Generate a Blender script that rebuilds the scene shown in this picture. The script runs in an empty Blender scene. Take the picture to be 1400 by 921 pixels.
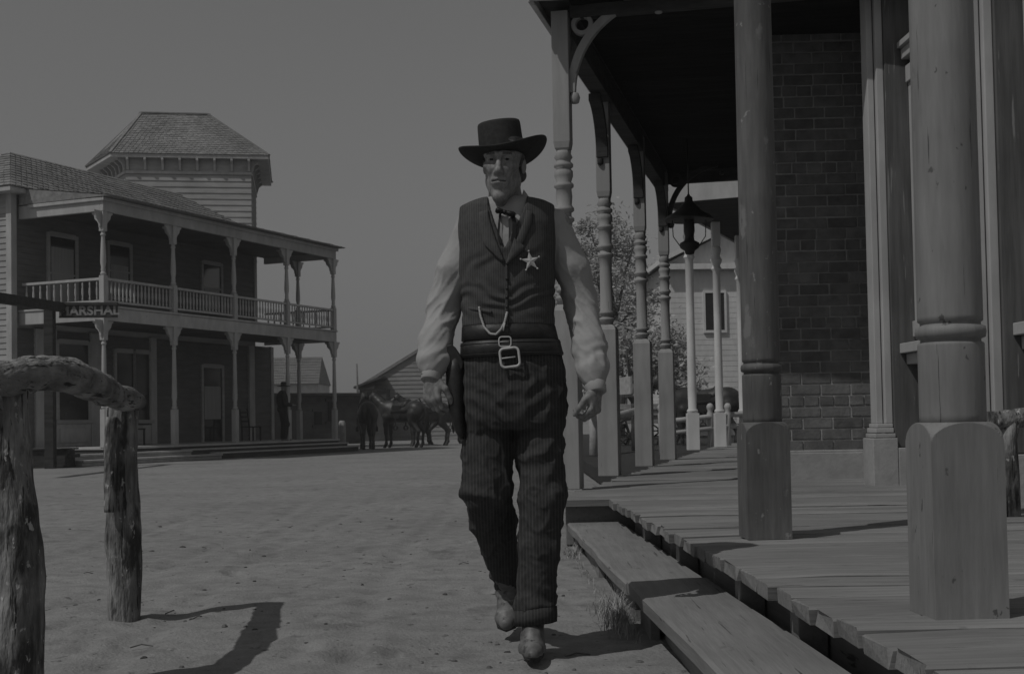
import bpy, math, random
import numpy as np
from mathutils import Vector, Matrix, Quaternion, noise
random.seed(7)
rnd = random.Random(11)
S = bpy.context.scene
COL = S.collection
R = math.radians
PI = math.pi

# ---------------------------------------------------------------- camera (surveyed from the photograph)
FPX, PX0, PY0 = 1750.0, 700.0, 517.5
PITCH, ROLL, EYE = R(1.9), -0.018, 0.87
def rx(a):
    c, s = math.cos(a), math.sin(a); return np.array([[1, 0, 0], [0, c, -s], [0, s, c]])
def rz(a):
    c, s = math.cos(a), math.sin(a); return np.array([[c, -s, 0], [s, c, 0], [0, 0, 1]])
def ry(a):
    c, s = math.cos(a), math.sin(a); return np.array([[c, 0, s], [0, 1, 0], [-s, 0, c]])
RC = rx(PI/2 + PITCH) @ rz(ROLL)
def at(x, y, d):
    """point at distance d along the street that is seen in direction (x, y)"""
    r = RC @ np.array([(x-PX0)/FPX, (PY0-y)/FPX, -1.0])
    return Vector((np.array([0, 0, EYE]) + r*d/r[1]).tolist())
def gp(x, y, z=0.0):
    r = RC @ np.array([(x-PX0)/FPX, (PY0-y)/FPX, -1.0])
    return Vector((np.array([0, 0, EYE]) + r*(z-EYE)/r[2]).tolist())
cam = bpy.data.cameras.new('camera'); camo = bpy.data.objects.new('camera', cam); COL.objects.link(camo)
camo.matrix_world = Matrix.Translation((0, 0, EYE)) @ Matrix(RC.tolist()).to_4x4()
cam.sensor_width = 36.0; cam.sensor_fit = 'HORIZONTAL'; cam.lens = 36.0*FPX/1400.0
cam.shift_y = (PY0-460.5)/1400.0
cam.clip_start = 0.05; cam.clip_end = 3000
cam.dof.use_dof = True; cam.dof.focus_distance = 4.85; cam.dof.aperture_fstop = 16.0
S.camera = camo

# ---------------------------------------------------------------- light
LD = Vector((0.79*math.cos(R(55)), 0.61*math.cos(R(55)), -math.sin(R(55)))).normalized()
sun = bpy.data.lights.new('sun', 'SUN'); sun.energy = 5.0; sun.angle = R(0.53); sun.color = (1, 0.99, 0.97)
suno = bpy.data.objects.new('sun', sun); COL.objects.link(suno)
suno.rotation_mode = 'QUATERNION'; suno.rotation_quaternion = LD.to_track_quat('-Z', 'Y')
suno.location = (-20, -15, 40)
W = bpy.data.worlds.new('World'); S.world = W; W.use_nodes = True
nt = W.node_tree; nt.nodes.clear()
sk = nt.nodes.new('ShaderNodeTexSky'); sk.sky_type = 'NISHITA'; sk.sun_disc = False
sk.sun_elevation = R(55); sk.sun_rotation = R(232.3); sk.dust_density = 0.0; sk.air_density = 2.0; sk.ozone_density = 1.0
sep = nt.nodes.new('ShaderNodeSeparateColor')
# black and white film sees the blue of the sky most: weigh the channels the way the emulsion does
mb_ = nt.nodes.new('ShaderNodeMath'); mb_.operation = 'MULTIPLY'; mb_.inputs[1].default_value = 0.7
mr_ = nt.nodes.new('ShaderNodeMath'); mr_.operation = 'MULTIPLY_ADD'; mr_.inputs[1].default_value = 0.3
bg = nt.nodes.new('ShaderNodeBackground'); bg.inputs[1].default_value = 0.102
wo = nt.nodes.new('ShaderNodeOutputWorld')
nt.links.new(sk.outputs[0], sep.inputs[0]); nt.links.new(sep.outputs[2], mb_.inputs[0])
nt.links.new(sep.outputs[1], mr_.inputs[0]); nt.links.new(mb_.outputs[0], mr_.inputs[2])
nt.links.new(mr_.outputs[0], bg.inputs[0]); nt.links.new(bg.outputs[0], wo.inputs[0])
vs = S.view_settings; vs.view_transform = 'Standard'; vs.look = 'None'; vs.exposure = -1.98; vs.gamma = 1.0
vs.use_curve_mapping = False
S.cycles.max_bounces = 4; S.cycles.diffuse_bounces = 1; S.cycles.volume_bounces = 0
S.cycles.use_denoising = True

# ---------------------------------------------------------------- materials (a black and white photograph: greys)
MATS = {}
def mat(name, lo, hi, scale=(4, 4, 4), rough=0.8, bump=0.0, bscale=None, detail=6, stain=0.0, stain_scale=0.8,
        spec=0.3, metal=0.0, stripe=None, dots=0.0, coord='Object', contrast=(0.35, 0.65), island=0.0, trans=0.0, wear=()):
    m = bpy.data.materials.new(name); m.use_nodes = True; MATS[name] = m
    t = m.node_tree; N = t.nodes; L = t.links
    b = N['Principled BSDF']; b.inputs['Roughness'].default_value = rough
    b.inputs['Specular IOR Level'].default_value = spec; b.inputs['Metallic'].default_value = metal
    tc = N.new('ShaderNodeTexCoord')
    mp = N.new('ShaderNodeMapping'); mp.inputs['Scale'].default_value = scale
    L.new(tc.outputs[coord], mp.inputs[0])
    n = N.new('ShaderNodeTexNoise'); n.inputs['Scale'].default_value = 1.0; n.inputs['Detail'].default_value = detail
    n.inputs['Roughness'].default_value = 0.62
    L.new(mp.outputs[0], n.inputs['Vector'])
    r = N.new('ShaderNodeValToRGB'); r.color_ramp.elements[0].position = contrast[0]; r.color_ramp.elements[1].position = contrast[1]
    r.color_ramp.elements[0].color = (lo, lo, lo, 1); r.color_ramp.elements[1].color = (hi, hi, hi, 1)
    L.new(n.outputs[0], r.inputs[0]); out = r.outputs[0]
    def mul(a, socket_or_val, lo_, hi_):
        mr = N.new('ShaderNodeMapRange'); mr.inputs['To Min'].default_value = lo_; mr.inputs['To Max'].default_value = hi_
        mr.inputs['From Min'].default_value = 0.3; mr.inputs['From Max'].default_value = 0.7
        L.new(socket_or_val, mr.inputs[0])
        x = N.new('ShaderNodeMix'); x.data_type = 'RGBA'; x.blend_type = 'MULTIPLY'; x.inputs[0].default_value = 1.0
        L.new(a, x.inputs[6]); L.new(mr.outputs[0], x.inputs[7]); return x.outputs[2]
    if stain:
        n2 = N.new('ShaderNodeTexNoise'); n2.inputs['Scale'].default_value = stain_scale; n2.inputs['Detail'].default_value = 4
        L.new(tc.outputs[coord], n2.inputs['Vector']); out = mul(out, n2.outputs[0], 1-stain, 1+stain*0.5)
    if island:
        g = N.new('ShaderNodeNewGeometry'); mr = N.new('ShaderNodeMapRange')
        mr.inputs['To Min'].default_value = 1-island; mr.inputs['To Max'].default_value = 1+island
        L.new(g.outputs['Random Per Island'], mr.inputs[0])
        x = N.new('ShaderNodeMix'); x.data_type = 'RGBA'; x.blend_type = 'MULTIPLY'; x.inputs[0].default_value = 1.0
        L.new(out, x.inputs[6]); L.new(mr.outputs[0], x.inputs[7]); out = x.outputs[2]
    for (wsc, thr, grey, soft) in wear:       # flakes, cracks and stains with edges of their own
        wm = N.new('ShaderNodeMapping'); wm.inputs['Scale'].default_value = wsc; wm.inputs['Location'].default_value = (3.1*thr*10, 1.7, 9.2)
        L.new(tc.outputs[coord], wm.inputs[0]); wn = N.new('ShaderNodeTexNoise'); wn.inputs['Scale'].default_value = 1; wn.inputs['Detail'].default_value = 7; wn.inputs['Roughness'].default_value = .6
        L.new(wm.outputs[0], wn.inputs['Vector']); wr_ = N.new('ShaderNodeMapRange'); wr_.inputs['From Min'].default_value = thr; wr_.inputs['From Max'].default_value = thr+soft; L.new(wn.outputs[0], wr_.inputs[0])
        x = N.new('ShaderNodeMix'); x.data_type = 'RGBA'; L.new(wr_.outputs[0], x.inputs[0]); L.new(out, x.inputs[6]); x.inputs[7].default_value = (grey,)*3+(1,); out = x.outputs[2]
    if stripe:                               # woven pinstripe: (axis scale, thickness, stripe grey)
        ws = N.new('ShaderNodeTexWave'); ws.wave_type = 'BANDS'; ws.bands_direction = 'X'
        ws.inputs['Scale'].default_value = stripe[0]; ws.inputs['Distortion'].default_value = 0.35
        ws.inputs['Detail'].default_value = 2; ws.inputs['Detail Scale'].default_value = 2
        L.new(tc.outputs[coord], ws.inputs['Vector'])
        rr = N.new('ShaderNodeValToRGB'); rr.color_ramp.elements[0].position = stripe[1]; rr.color_ramp.elements[1].position = min(1, stripe[1]+0.25)
        rr.color_ramp.elements[0].color = (0, 0, 0, 1); rr.color_ramp.elements[1].color = (1, 1, 1, 1)
        L.new(ws.outputs['Fac'], rr.inputs[0])
        x = N.new('ShaderNodeMix'); x.data_type = 'RGBA'; L.new(rr.outputs[0], x.inputs[0])
        L.new(out, x.inputs[6]); x.inputs[7].default_value = (stripe[2],)*3+(1,); out = x.outputs[2]
    L.new(out, b.inputs['Base Color'])
    if trans:
        b.inputs['Transmission Weight'].default_value = 0
        tr = N.new('ShaderNodeBsdfTranslucent'); L.new(out, tr.inputs[0]); ms = N.new('ShaderNodeMixShader'); ms.inputs[0].default_value = trans
        L.new(b.outputs[0], ms.inputs[1]); L.new(tr.outputs[0], ms.inputs[2]); L.new(ms.outputs[0], N['Material Output'].inputs[0])
    if bump:
        bs = N.new('ShaderNodeMapping'); bs.inputs['Scale'].default_value = bscale or tuple(s*2 for s in scale)
        L.new(tc.outputs[coord], bs.inputs[0])
        nb = N.new('ShaderNodeTexNoise'); nb.inputs['Scale'].default_value = 1; nb.inputs['Detail'].default_value = 5
        L.new(bs.outputs[0], nb.inputs['Vector'])
        bp = N.new('ShaderNodeBump'); bp.inputs['Strength'].default_value = 1.0; bp.inputs['Distance'].default_value = bump
        L.new(nb.outputs[0], bp.inputs['Height']); L.new(bp.outputs[0], b.inputs['Normal'])
    return m
mat('dirt', 0.235, 0.325, (7, 7, 7), 0.95, 0.008, (60, 60, 60), stain=0.13, stain_scale=.5, spec=0.1, detail=15, contrast=(.32, .66), wear=(((3.2, 2.4, 3.2), .58, .19, .10), ((9, 6, 9), .63, .14, .06), ((28, 22, 28), .65, .11, .03), ((22, 40, 22), .66, .42, .04)))
mat('plank', 0.21, 0.285, (2.2, 34, 34), 0.85, 0.002, (6, 110, 110), stain=0.16, stain_scale=1.6, spec=0.15, island=0.13, detail=10, wear=(((3, 90, 20), .63, .07, .03), ((6, 9, 9), .63, .18, .06)))
mat('plank_raw', 0.225, 0.28, (34, 2.2, 34), 0.85, 0.002, (110, 6, 110), stain=0.15, stain_scale=2, spec=0.15, island=0.06, detail=10, wear=(((70, 2.2, 20), .65, .08, .03), ((9, 7, 9), .64, .17, .06)))
mat('under', 0.03, 0.05, (3, 3, 3), 0.95)
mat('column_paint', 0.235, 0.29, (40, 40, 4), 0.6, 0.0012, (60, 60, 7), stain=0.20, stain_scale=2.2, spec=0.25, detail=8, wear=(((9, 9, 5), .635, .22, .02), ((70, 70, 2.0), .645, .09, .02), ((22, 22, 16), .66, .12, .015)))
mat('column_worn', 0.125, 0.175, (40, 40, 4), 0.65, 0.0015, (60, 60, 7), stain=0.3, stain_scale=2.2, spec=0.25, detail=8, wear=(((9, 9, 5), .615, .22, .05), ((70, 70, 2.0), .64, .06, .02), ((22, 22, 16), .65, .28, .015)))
mat('post_paint', 0.30, 0.38, (12, 12, 1.6), 0.65, 0.001, (50, 50, 8), stain=0.15, stain_scale=1.8, wear=(((9, 9, 4), .67, .16, .02), ((60, 60, 2.5), .70, .1, .02)))
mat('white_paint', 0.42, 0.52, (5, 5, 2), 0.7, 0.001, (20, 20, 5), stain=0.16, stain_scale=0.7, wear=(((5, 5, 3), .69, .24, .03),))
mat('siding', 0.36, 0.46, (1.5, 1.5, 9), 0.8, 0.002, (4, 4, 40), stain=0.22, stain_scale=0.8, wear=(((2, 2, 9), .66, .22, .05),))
mat('siding_grey', 0.14, 0.20, (1.5, 1.5, 9), 0.8, 0.002, (4, 4, 40), stain=0.2, stain_scale=0.6)
mat('barn_wood', 0.24, 0.34, (1.5, 1.5, 9), 0.85, 0.002, (4, 4, 40), stain=0.2, stain_scale=0.4)
mat('shaded_siding', 0.13, 0.18, (1.5, 1.5, 9), 0.85, 0.002, (4, 4, 40), stain=0.2, stain_scale=0.6)  # the building's siding again, porch shade darkened into its colour
mat('board_grey', 0.09, 0.15, (22, 22, 1.4), 0.8, 0.0012, (70, 70, 5), stain=0.25, stain_scale=1.5, detail=9, wear=(((40, 40, 2), .64, .25, .03),))
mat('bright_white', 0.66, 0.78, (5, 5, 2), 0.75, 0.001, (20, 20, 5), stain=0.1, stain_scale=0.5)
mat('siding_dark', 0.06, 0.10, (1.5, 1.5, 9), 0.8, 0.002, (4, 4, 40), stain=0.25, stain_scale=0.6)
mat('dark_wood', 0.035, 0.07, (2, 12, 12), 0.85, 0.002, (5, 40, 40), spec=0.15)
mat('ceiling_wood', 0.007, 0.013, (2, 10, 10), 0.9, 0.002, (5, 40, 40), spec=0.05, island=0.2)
mat('iron', 0.02, 0.04, (8, 8, 8), 0.55, 0.001, spec=0.4)
mat('shingle', 0.20, 0.31, (9, 9, 9), 0.9, 0.004, (26, 26, 26), stain=0.25, stain_scale=0.7, island=0.13)
mat('brick', 0.12, 0.20, (9, 9, 9), 0.9, 0.004, (45, 45, 45), island=0.22, stain=0.15)
mat('mortar', 0.34, 0.46, (20, 20, 20), 0.95, 0.003, (60, 60, 60))
mat('stone', 0.34, 0.44, (6, 6, 6), 0.9, 0.003, (30, 30, 30), stain=0.15)
mat('glass', 0.012, 0.02, (2, 2, 2), 0.08, spec=0.5)
mat('curtain', 0.30, 0.40, (40, 40, 1), 0.9)
mat('void', 0.02, 0.03, (2, 2, 2), 0.9)
mat('bark', 0.13, 0.36, (22, 22, 4.5), 0.9, 0.016, (70, 70, 16), stain=0.5, stain_scale=5, detail=12, contrast=(.36, .62), wear=(((46, 46, 3), .57, .035, .05), ((11, 11, 4), .52, .06, .10), ((34, 34, 20), .62, .5, .03)))
mat('bark_log', 0.18, 0.36, (20, 5, 20), 0.9, 0.016, (65, 18, 65), stain=0.5, stain_scale=6, detail=12, contrast=(.36, .62), wear=(((46, 4, 46), .58, .035, .05), ((14, 6, 14), .58, .07, .10)))
mat('log_end', 0.10, 0.16, (20, 20, 20), 0.9, 0.004)
mat('sign_board', 0.04, 0.07, (10, 10, 10), 0.8, spec=0.15)
mat('sign_letter', 0.24, 0.34, (30, 30, 30), 0.8)
mat('leaf', 0.30, 0.50, (2, 2, 2), 0.8, island=0.35, trans=0.3, spec=0.1)
mat('trunk', 0.10, 0.16, (8, 8, 2), 0.9, 0.01)
mat('straw', 0.30, 0.48, (9, 9, 9), 0.9, island=0.3)
mat('pebble', 0.06, 0.20, (9, 9, 9), 0.95, island=0.5)
mat('skin', 0.19, 0.33, (70, 70, 40), 0.6, 0.0012, (150, 150, 110), spec=0.3, stain=.22, stain_scale=28)
mat('skin_shade', 0.10, 0.14, (60, 60, 60), 0.6)
mat('eye_white', 0.17, 0.20, (9, 9, 9), 0.3)
mat('eye_iris', 0.02, 0.03, (9, 9, 9), 0.2)
mat('hair', 0.07, 0.14, (160, 160, 30), 0.7)
mat('felt', 0.030, 0.045, (60, 60, 60), 0.85, 0.0006, (200, 200, 200), spec=0.2)
mat('hat_band', 0.04, 0.05, (60, 60, 60), 0.5)
mat('vest_cloth', 0.062, 0.088, (50, 50, 50), 0.9, 0.0007, (160, 160, 160), stripe=(36, 0.70, 0.108), spec=0.1)
mat('lapel_cloth', 0.068, 0.095, (50, 50, 50), 0.9, 0.0007, (160, 160, 160), stripe=(36, 0.70, 0.108), spec=0.1)
mat('trouser_cloth', 0.042, 0.058, (50, 50, 50), 0.9, 0.0008, (130, 130, 130), stripe=(26, 0.74, 0.082), spec=0.1)
mat('shirt_cloth', 0.37, 0.42, (12, 12, 12), 0.85, 0.001, (80, 80, 80), spec=0.15)
mat('tie_silk', 0.012, 0.02, (40, 40, 40), 0.5)
mat('leather', 0.018, 0.035, (40, 40, 40), 0.5, 0.0008, (120, 120, 120), spec=0.4)
mat('boot_leather', 0.12, 0.22, (18, 18, 18), 0.5, 0.002, (60, 60, 60), spec=0.4, stain=0.4, stain_scale=12, wear=(((30, 30, 30), .58, .06, .06), ((16, 16, 50), .62, .30, .10)))
mat('boot_sole', 0.03, 0.05, (30, 30, 30), 0.8)
mat('metal', 0.48, 0.60, (30, 30, 30), 0.45, 0.0008, (140, 140, 140), spec=0.5)
mat('horse_coat', 0.025, 0.06, (3, 3, 3), 0.45, spec=0.35)
mat('horse_hair', 0.012, 0.025, (20, 20, 4), 0.8)
mat('pale_hide', 0.34, 0.5, (8, 8, 8), 0.8)
mat('dark_cloth', 0.018, 0.03, (30, 30, 30), 0.9)
mat('adobe', 0.07, 0.11, (2, 2, 4), 0.95, 0.02, (6, 6, 10), stain=0.4, stain_scale=0.8)

# ---------------------------------------------------------------- mesh builder
class MB:
    def __init__(s): s.v = []; s.f = []; s.s = []; s.m = []
    def add(s, vs, fs, smooth=False, mi=0):
        o = len(s.v); s.v += [Vector(v) for v in vs]
        for f in fs: s.f.append([i+o for i in f]); s.s.append(smooth); s.m.append(mi)
        return s
    def box(s, x0, x1, y0, y1, z0, z1, M=None, mi=0):
        vs = [Vector((x, y, z)) for x in (x0, x1) for y in (y0, y1) for z in (z0, z1)]
        if M: vs = [M @ v for v in vs]
        return s.add(vs, [(0, 1, 3, 2), (4, 6, 7, 5), (0, 4, 5, 1), (2, 3, 7, 6), (0, 2, 6, 4), (1, 5, 7, 3)], mi=mi)
    def bar(s, p, q, w, h=None, up=(0, 0, 1), mi=0):
        p, q = Vector(p), Vector(q); h = h or w; d = (q-p).normalized(); up = Vector(up)
        if abs(d.dot(up)) > 0.98: up = Vector((0, 1, 0))
        a = d.cross(up).normalized()*w/2; b = a.cross(d).normalized()*h/2
        vs = [e+i*a+j*b for e in (p, q) for (i, j) in ((-1, -1), (1, -1), (1, 1), (-1, 1))]
        return s.add(vs, [(3, 2, 1, 0), (4, 5, 6, 7), (0, 1, 5, 4), (1, 2, 6, 5), (2, 3, 7, 6), (3, 0, 4, 7)], mi=mi)
    def rings(s, rs, caps=True, smooth=True, mi=0):
        n = len(rs[0]); vs = [v for r in rs for v in r]; fs = []
        for i in range(len(rs)-1):
            for j in range(n):
                fs.append((i*n+j, i*n+(j+1) % n, (i+1)*n+(j+1) % n, (i+1)*n+j))
        o = len(s.v); s.add(vs, fs, smooth, mi)
        if caps: s.add(rs[0], [tuple(range(n))[::-1]], False, mi); s.add(rs[-1], [tuple(range(n))], False, mi)
        return s
    def tube(s, path, rad, n=10, caps=True, flat=1.0, jit=0.0, seed=0, mi=0):
        path = [Vector(p) for p in path]; rad = rad if isinstance(rad, (list, tuple)) else [rad]*len(path)
        rs = []; prev = None; rr = random.Random(seed)
        for i, p in enumerate(path):
            d = (path[min(i+1, len(path)-1)]-path[max(i-1, 0)]).normalized()
            if prev is None:
                u = Vector((0, 0, 1)) if abs(d.z) < 0.9 else Vector((1, 0, 0)); a = d.cross(u).normalized()
            else: a = (prev-d*prev.dot(d)).normalized()
            prev = a; b = d.cross(a)
            rs.append([p+(a*math.cos(2*PI*k/n)+b*math.sin(2*PI*k/n)*flat)*rad[i]*(1+jit*(rr.random()-.5)) for k in range(n)])
        return s.rings(rs, caps, True, mi)
    def lathe(s, prof, c=(0, 0, 0), n=24, caps=True, mi=0):
        c = Vector(c)
        return s.rings([[c+Vector((r*math.cos(2*PI*k/n), r*math.sin(2*PI*k/n), z)) for k in range(n)] for r, z in prof], caps, True, mi)
    def prism(s, poly, fn, t0, t1, mi=0):
        """poly: 2-D outline; fn(u, v, t) -> point"""
        n = len(poly); a = [fn(u, v, t0) for u, v in poly]; b = [fn(u, v, t1) for u, v in poly]
        s.add(a+b, [(i, (i+1) % n, n+(i+1) % n, n+i) for i in range(n)]+[tuple(range(n))[::-1], tuple(range(n, 2*n))], mi=mi)
        return s
    def arc(s, fn, r0, r1, a0, a1, t0, t1, n=14, mi=0):
        vs = []; fs = []
        for i in range(n+1):
            a = a0+(a1-a0)*i/n
            for (r, t) in ((r0, t0), (r1, t0), (r1, t1), (r0, t1)): vs.append(fn(r*math.cos(a), r*math.sin(a), t))
        for i in range(n):
            for j in range(4): fs.append((i*4+j, i*4+(j+1) % 4, i*4+4+(j+1) % 4, i*4+4+j))
        fs += [(3, 2, 1, 0), (n*4, n*4+1, n*4+2, n*4+3)]
        return s.add(vs, fs, mi=mi)

XF = {}                                                       # world matrices of the things
def tag(o, label=None, cat=None, group=None, kind=None):
    if label: o['label'] = label
    if cat: o['category'] = cat
    if group: o['group'] = group
    if kind: o['kind'] = kind
    return o
def thing(name, label, cat, M=None, group=None):
    o = bpy.data.objects.new(name, None); COL.objects.link(o); o.empty_display_size = 0.2
    M = M or Matrix(); o.matrix_world = M; XF[o.name] = M.copy()
    return tag(o, label, cat, group)
def obj(name, mb, mats, parent=None, bevel=0, world=False, label=None, recalc=True, seg=2, auto=True):
    me = bpy.data.meshes.new(name)
    vs = mb.v
    if parent is not None and world:
        inv = XF[parent.name].inverted(); vs = [inv @ v for v in vs]
    me.from_pydata([tuple(v) for v in vs], [], mb.f)
    me.polygons.foreach_set('use_smooth', mb.s); me.polygons.foreach_set('material_index', mb.m)
    for k in (mats if isinstance(mats, (list, tuple)) else [mats]): me.materials.append(MATS[k])
    if recalc:
        import bmesh
        b = bmesh.new(); b.from_mesh(me); bmesh.ops.remove_doubles(b, verts=b.verts, dist=1e-6)
        bmesh.ops.recalc_face_normals(b, faces=b.faces); b.to_mesh(me); b.free()
    me.update()
    o = bpy.data.objects.new(name, me); COL.objects.link(o)
    if parent is not None:
        o.parent = parent; XF[o.name] = XF[parent.name]
    else: XF[o.name] = Matrix()
    if bevel:
        m = o.modifiers.new('bevel', 'BEVEL'); m.width = bevel; m.segments = seg; m.limit_method = 'ANGLE'; m.angle_limit = R(40)
    if label: o['label'] = label
    return o
def kids(o): return [c for c in bpy.data.objects if c.parent == o]
def dup(o, M, label, group=None):
    ch = kids(o)
    c = o.copy(); COL.objects.link(c); c.matrix_world = M; XF[c.name] = M.copy(); c['label'] = label
    if group: c['group'] = group
    for a in ch:
        b = a.copy(); COL.objects.link(b); b.parent = c
        for g in kids(a):
            if g.parent == a:
                d = g.copy(); COL.objects.link(d); d.parent = b
    return c
def frame(o, xdir, z=(0, 0, 1)):
    x = Vector(xdir).normalized(); z = Vector(z); y = z.cross(x).normalized()
    return Matrix(((x.x, y.x, z.x, o[0]), (x.y, y.y, z.y, o[1]), (x.z, y.z, z.z, o[2]), (0, 0, 0, 1)))

# ---------------------------------------------------------------- sculpting: distance field -> one continuous skin
def axis(*seg):
    out = []
    for lo, hi, st in seg:
        n = max(1, int(round((hi-lo)/st))); out += list(np.linspace(lo, hi, n, endpoint=False))
    return np.array(out+[seg[-1][1]])
class Field:
    def __init__(s, xs, ys, zs):
        s.a = [xs.astype(np.float32), ys.astype(np.float32), zs.astype(np.float32)]
        s.F = np.full((len(xs), len(ys), len(zs)), 1.0, np.float32)
    def _put(s, lo, hi, k, fn, sub=False):
        sl = []
        for i in range(3):
            i0 = np.searchsorted(s.a[i], lo[i]-k-0.06); i1 = np.searchsorted(s.a[i], hi[i]+k+0.06)
            if i1 <= i0: return
            sl.append(slice(i0, i1))
        sl = tuple(sl); X = s.a[0][sl[0]][:, None, None]; Y = s.a[1][sl[1]][None, :, None]; Z = s.a[2][sl[2]][None, None, :]
        d = fn(X, Y, Z).astype(np.float32); A = s.F[sl]
        if sub: d = -d; A = -A
        if k > 0:
            if sub:
                h = np.maximum(k-np.abs(s.F[sl]-d), 0)/k; s.F[sl] = np.maximum(s.F[sl], d)+h*h*k/4
            else:
                h = np.maximum(k-np.abs(A-d), 0)/k; s.F[sl] = np.minimum(A, d)-h*h*k/4
        else: s.F[sl] = np.maximum(s.F[sl], d) if sub else np.minimum(A, d)
    def cap(s, a, b, ra, rb=None, k=0.02, sub=False):
        a = np.array(a, float); b = np.array(b, float); rb = ra if rb is None else rb; ab = b-a; L2 = max(float(ab@ab), 1e-9)
        def fn(X, Y, Z):
            px, py, pz = X-a[0], Y-a[1], Z-a[2]
            t = np.clip((px*ab[0]+py*ab[1]+pz*ab[2])/L2, 0, 1)
            return np.sqrt((px-t*ab[0])**2+(py-t*ab[1])**2+(pz-t*ab[2])**2)-(ra+(rb-ra)*t)
        r = max(ra, rb); s._put(np.minimum(a, b)-r, np.maximum(a, b)+r, k, fn, sub); return s
    def chain(s, pts, rs, k=0.02):
        for i in range(len(pts)-1): s.cap(pts[i], pts[i+1], rs[i], rs[i+1], k)
        return s
    def ell(s, c, r, k=0.02, rot=None, sub=False):
        c = np.array(c, float); r = np.array(r, float); Q = np.eye(3) if rot is None else rot
        def fn(X, Y, Z):
            px, py, pz = X-c[0], Y-c[1], Z-c[2]
            q = [(px*Q[0, i]+py*Q[1, i]+pz*Q[2, i])/r[i] for i in range(3)]
            k0 = np.sqrt(q[0]**2+q[1]**2+q[2]**2); k1 = np.sqrt((q[0]/r[0])**2+(q[1]/r[1])**2+(q[2]/r[2])**2)+1e-6
            return k0*(k0-1)/k1
        m = float(r.max()); s._put(c-m, c+m, k, fn, sub); return s
    def stack(s, rows, k=0.02, e=2.3, grow=0.0):
        """rows of (z, cx, cy, rx, ry): a body of stacked ellipses"""
        rows = sorted(rows); zz = [q[0] for q in rows]
        def fn(X, Y, Z):
            z = Z[0, 0]; cx, cy, a, b = [np.interp(z, zz, [q[i] for q in rows])[None, None, :] for i in (1, 2, 3, 4)]
            a = a+grow; b = b+grow
            d = ((np.abs((X-cx)/a)**e+np.abs((Y-cy)/b)**e)**(1/e)-1)*np.minimum(a, b)
            return np.maximum(d, np.maximum(Z-zz[-1], zz[0]-Z)+0*d)
        R_ = max(max(q[3], q[4]) for q in rows)+grow
        cx = [q[1] for q in rows]; cy = [q[2] for q in rows]
        s._put((min(cx)-R_, min(cy)-R_, zz[0]), (max(cx)+R_, max(cy)+R_, zz[-1]), k, fn); return s
    def cut(s, fn):
        """keep only where fn(X, Y, Z) < 0"""
        X = s.a[0][:, None, None]; Y = s.a[1][None, :, None]; Z = s.a[2][None, None, :]
        s.F = np.maximum(s.F, fn(X, Y, Z).astype(np.float32)); return s
    def mesh(s, smooth=1):
        F = s.F; F[0] = F[-1] = 1; F[:, 0] = F[:, -1] = 1; F[:, :, 0] = F[:, :, -1] = 1
        I = F < 0; n = np.array(F.shape)-1
        c = np.zeros(n, np.int8)
        for i in (0, 1):
            for j in (0, 1):
                for k in (0, 1): c += I[i:i+n[0], j:j+n[1], k:k+n[2]]
        act = np.argwhere((c > 0) & (c < 8)); idx = np.full(n, -1, np.int64); idx[tuple(act.T)] = np.arange(len(act))
        acc = np.zeros((len(act), 3)); cnt = np.zeros(len(act))
        for ax in range(3):
            o = [q for q in range(3) if q != ax]
            for p in (0, 1):
                for q in (0, 1):
                    A = act.copy(); A[:, o[0]] += p; A[:, o[1]] += q; B = A.copy(); B[:, ax] += 1
                    fa = F[tuple(A.T)]; fb = F[tuple(B.T)]; m = (fa < 0) != (fb < 0)
                    t = np.where(m, fa/np.where(m, fa-fb, 1), 0)
                    P = np.stack([s.a[i][A[:, i]] for i in range(3)], 1).astype(float)
                    P[:, ax] += t*(s.a[ax][B[:, ax]]-s.a[ax][A[:, ax]])
                    acc[m] += P[m]; cnt[m] += 1
        V = acc/np.maximum(cnt, 1)[:, None]; faces = []
        for ax in range(3):
            o = [(ax+1) % 3, (ax+2) % 3]
            lo = [slice(None)]*3; hi = [slice(None)]*3; lo[ax] = slice(0, -1); hi[ax] = slice(1, None)
            ed = np.argwhere(I[tuple(lo)] != I[tuple(hi)])
            ok = (ed[:, o[0]] > 0) & (ed[:, o[1]] > 0) & (ed[:, o[0]] < n[o[0]]) & (ed[:, o[1]] < n[o[1]]); ed = ed[ok]
            q = []
            for (p, r) in ((1, 1), (0, 1), (0, 0), (1, 0)):
                C = ed.copy(); C[:, o[0]] -= p; C[:, o[1]] -= r; q.append(idx[tuple(C.T)])
            q = np.stack(q, 1); inside = I[tuple(ed.T)]
            q[~inside] = q[~inside][:, ::-1]; faces.append(q)
        Q = np.concatenate(faces)
        for _ in range(smooth):
            S_ = np.zeros_like(V); W_ = np.zeros(len(V))
            for a, b in ((0, 1), (1, 2), (2, 3), (3, 0)):
                np.add.at(S_, Q[:, a], V[Q[:, b]]); np.add.at(W_, Q[:, a], 1)
                np.add.at(S_, Q[:, b], V[Q[:, a]]); np.add.at(W_, Q[:, b], 1)
            V = 0.5*V+0.5*S_/np.maximum(W_, 1)[:, None]
        return V, Q
def normals(V, Q):
    N = np.zeros_like(V); f = np.cross(V[Q[:, 2]]-V[Q[:, 0]], V[Q[:, 3]]-V[Q[:, 1]])
    for i in range(4): np.add.at(N, Q[:, i], f)
    return N/np.maximum(np.linalg.norm(N, axis=1), 1e-9)[:, None]
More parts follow.
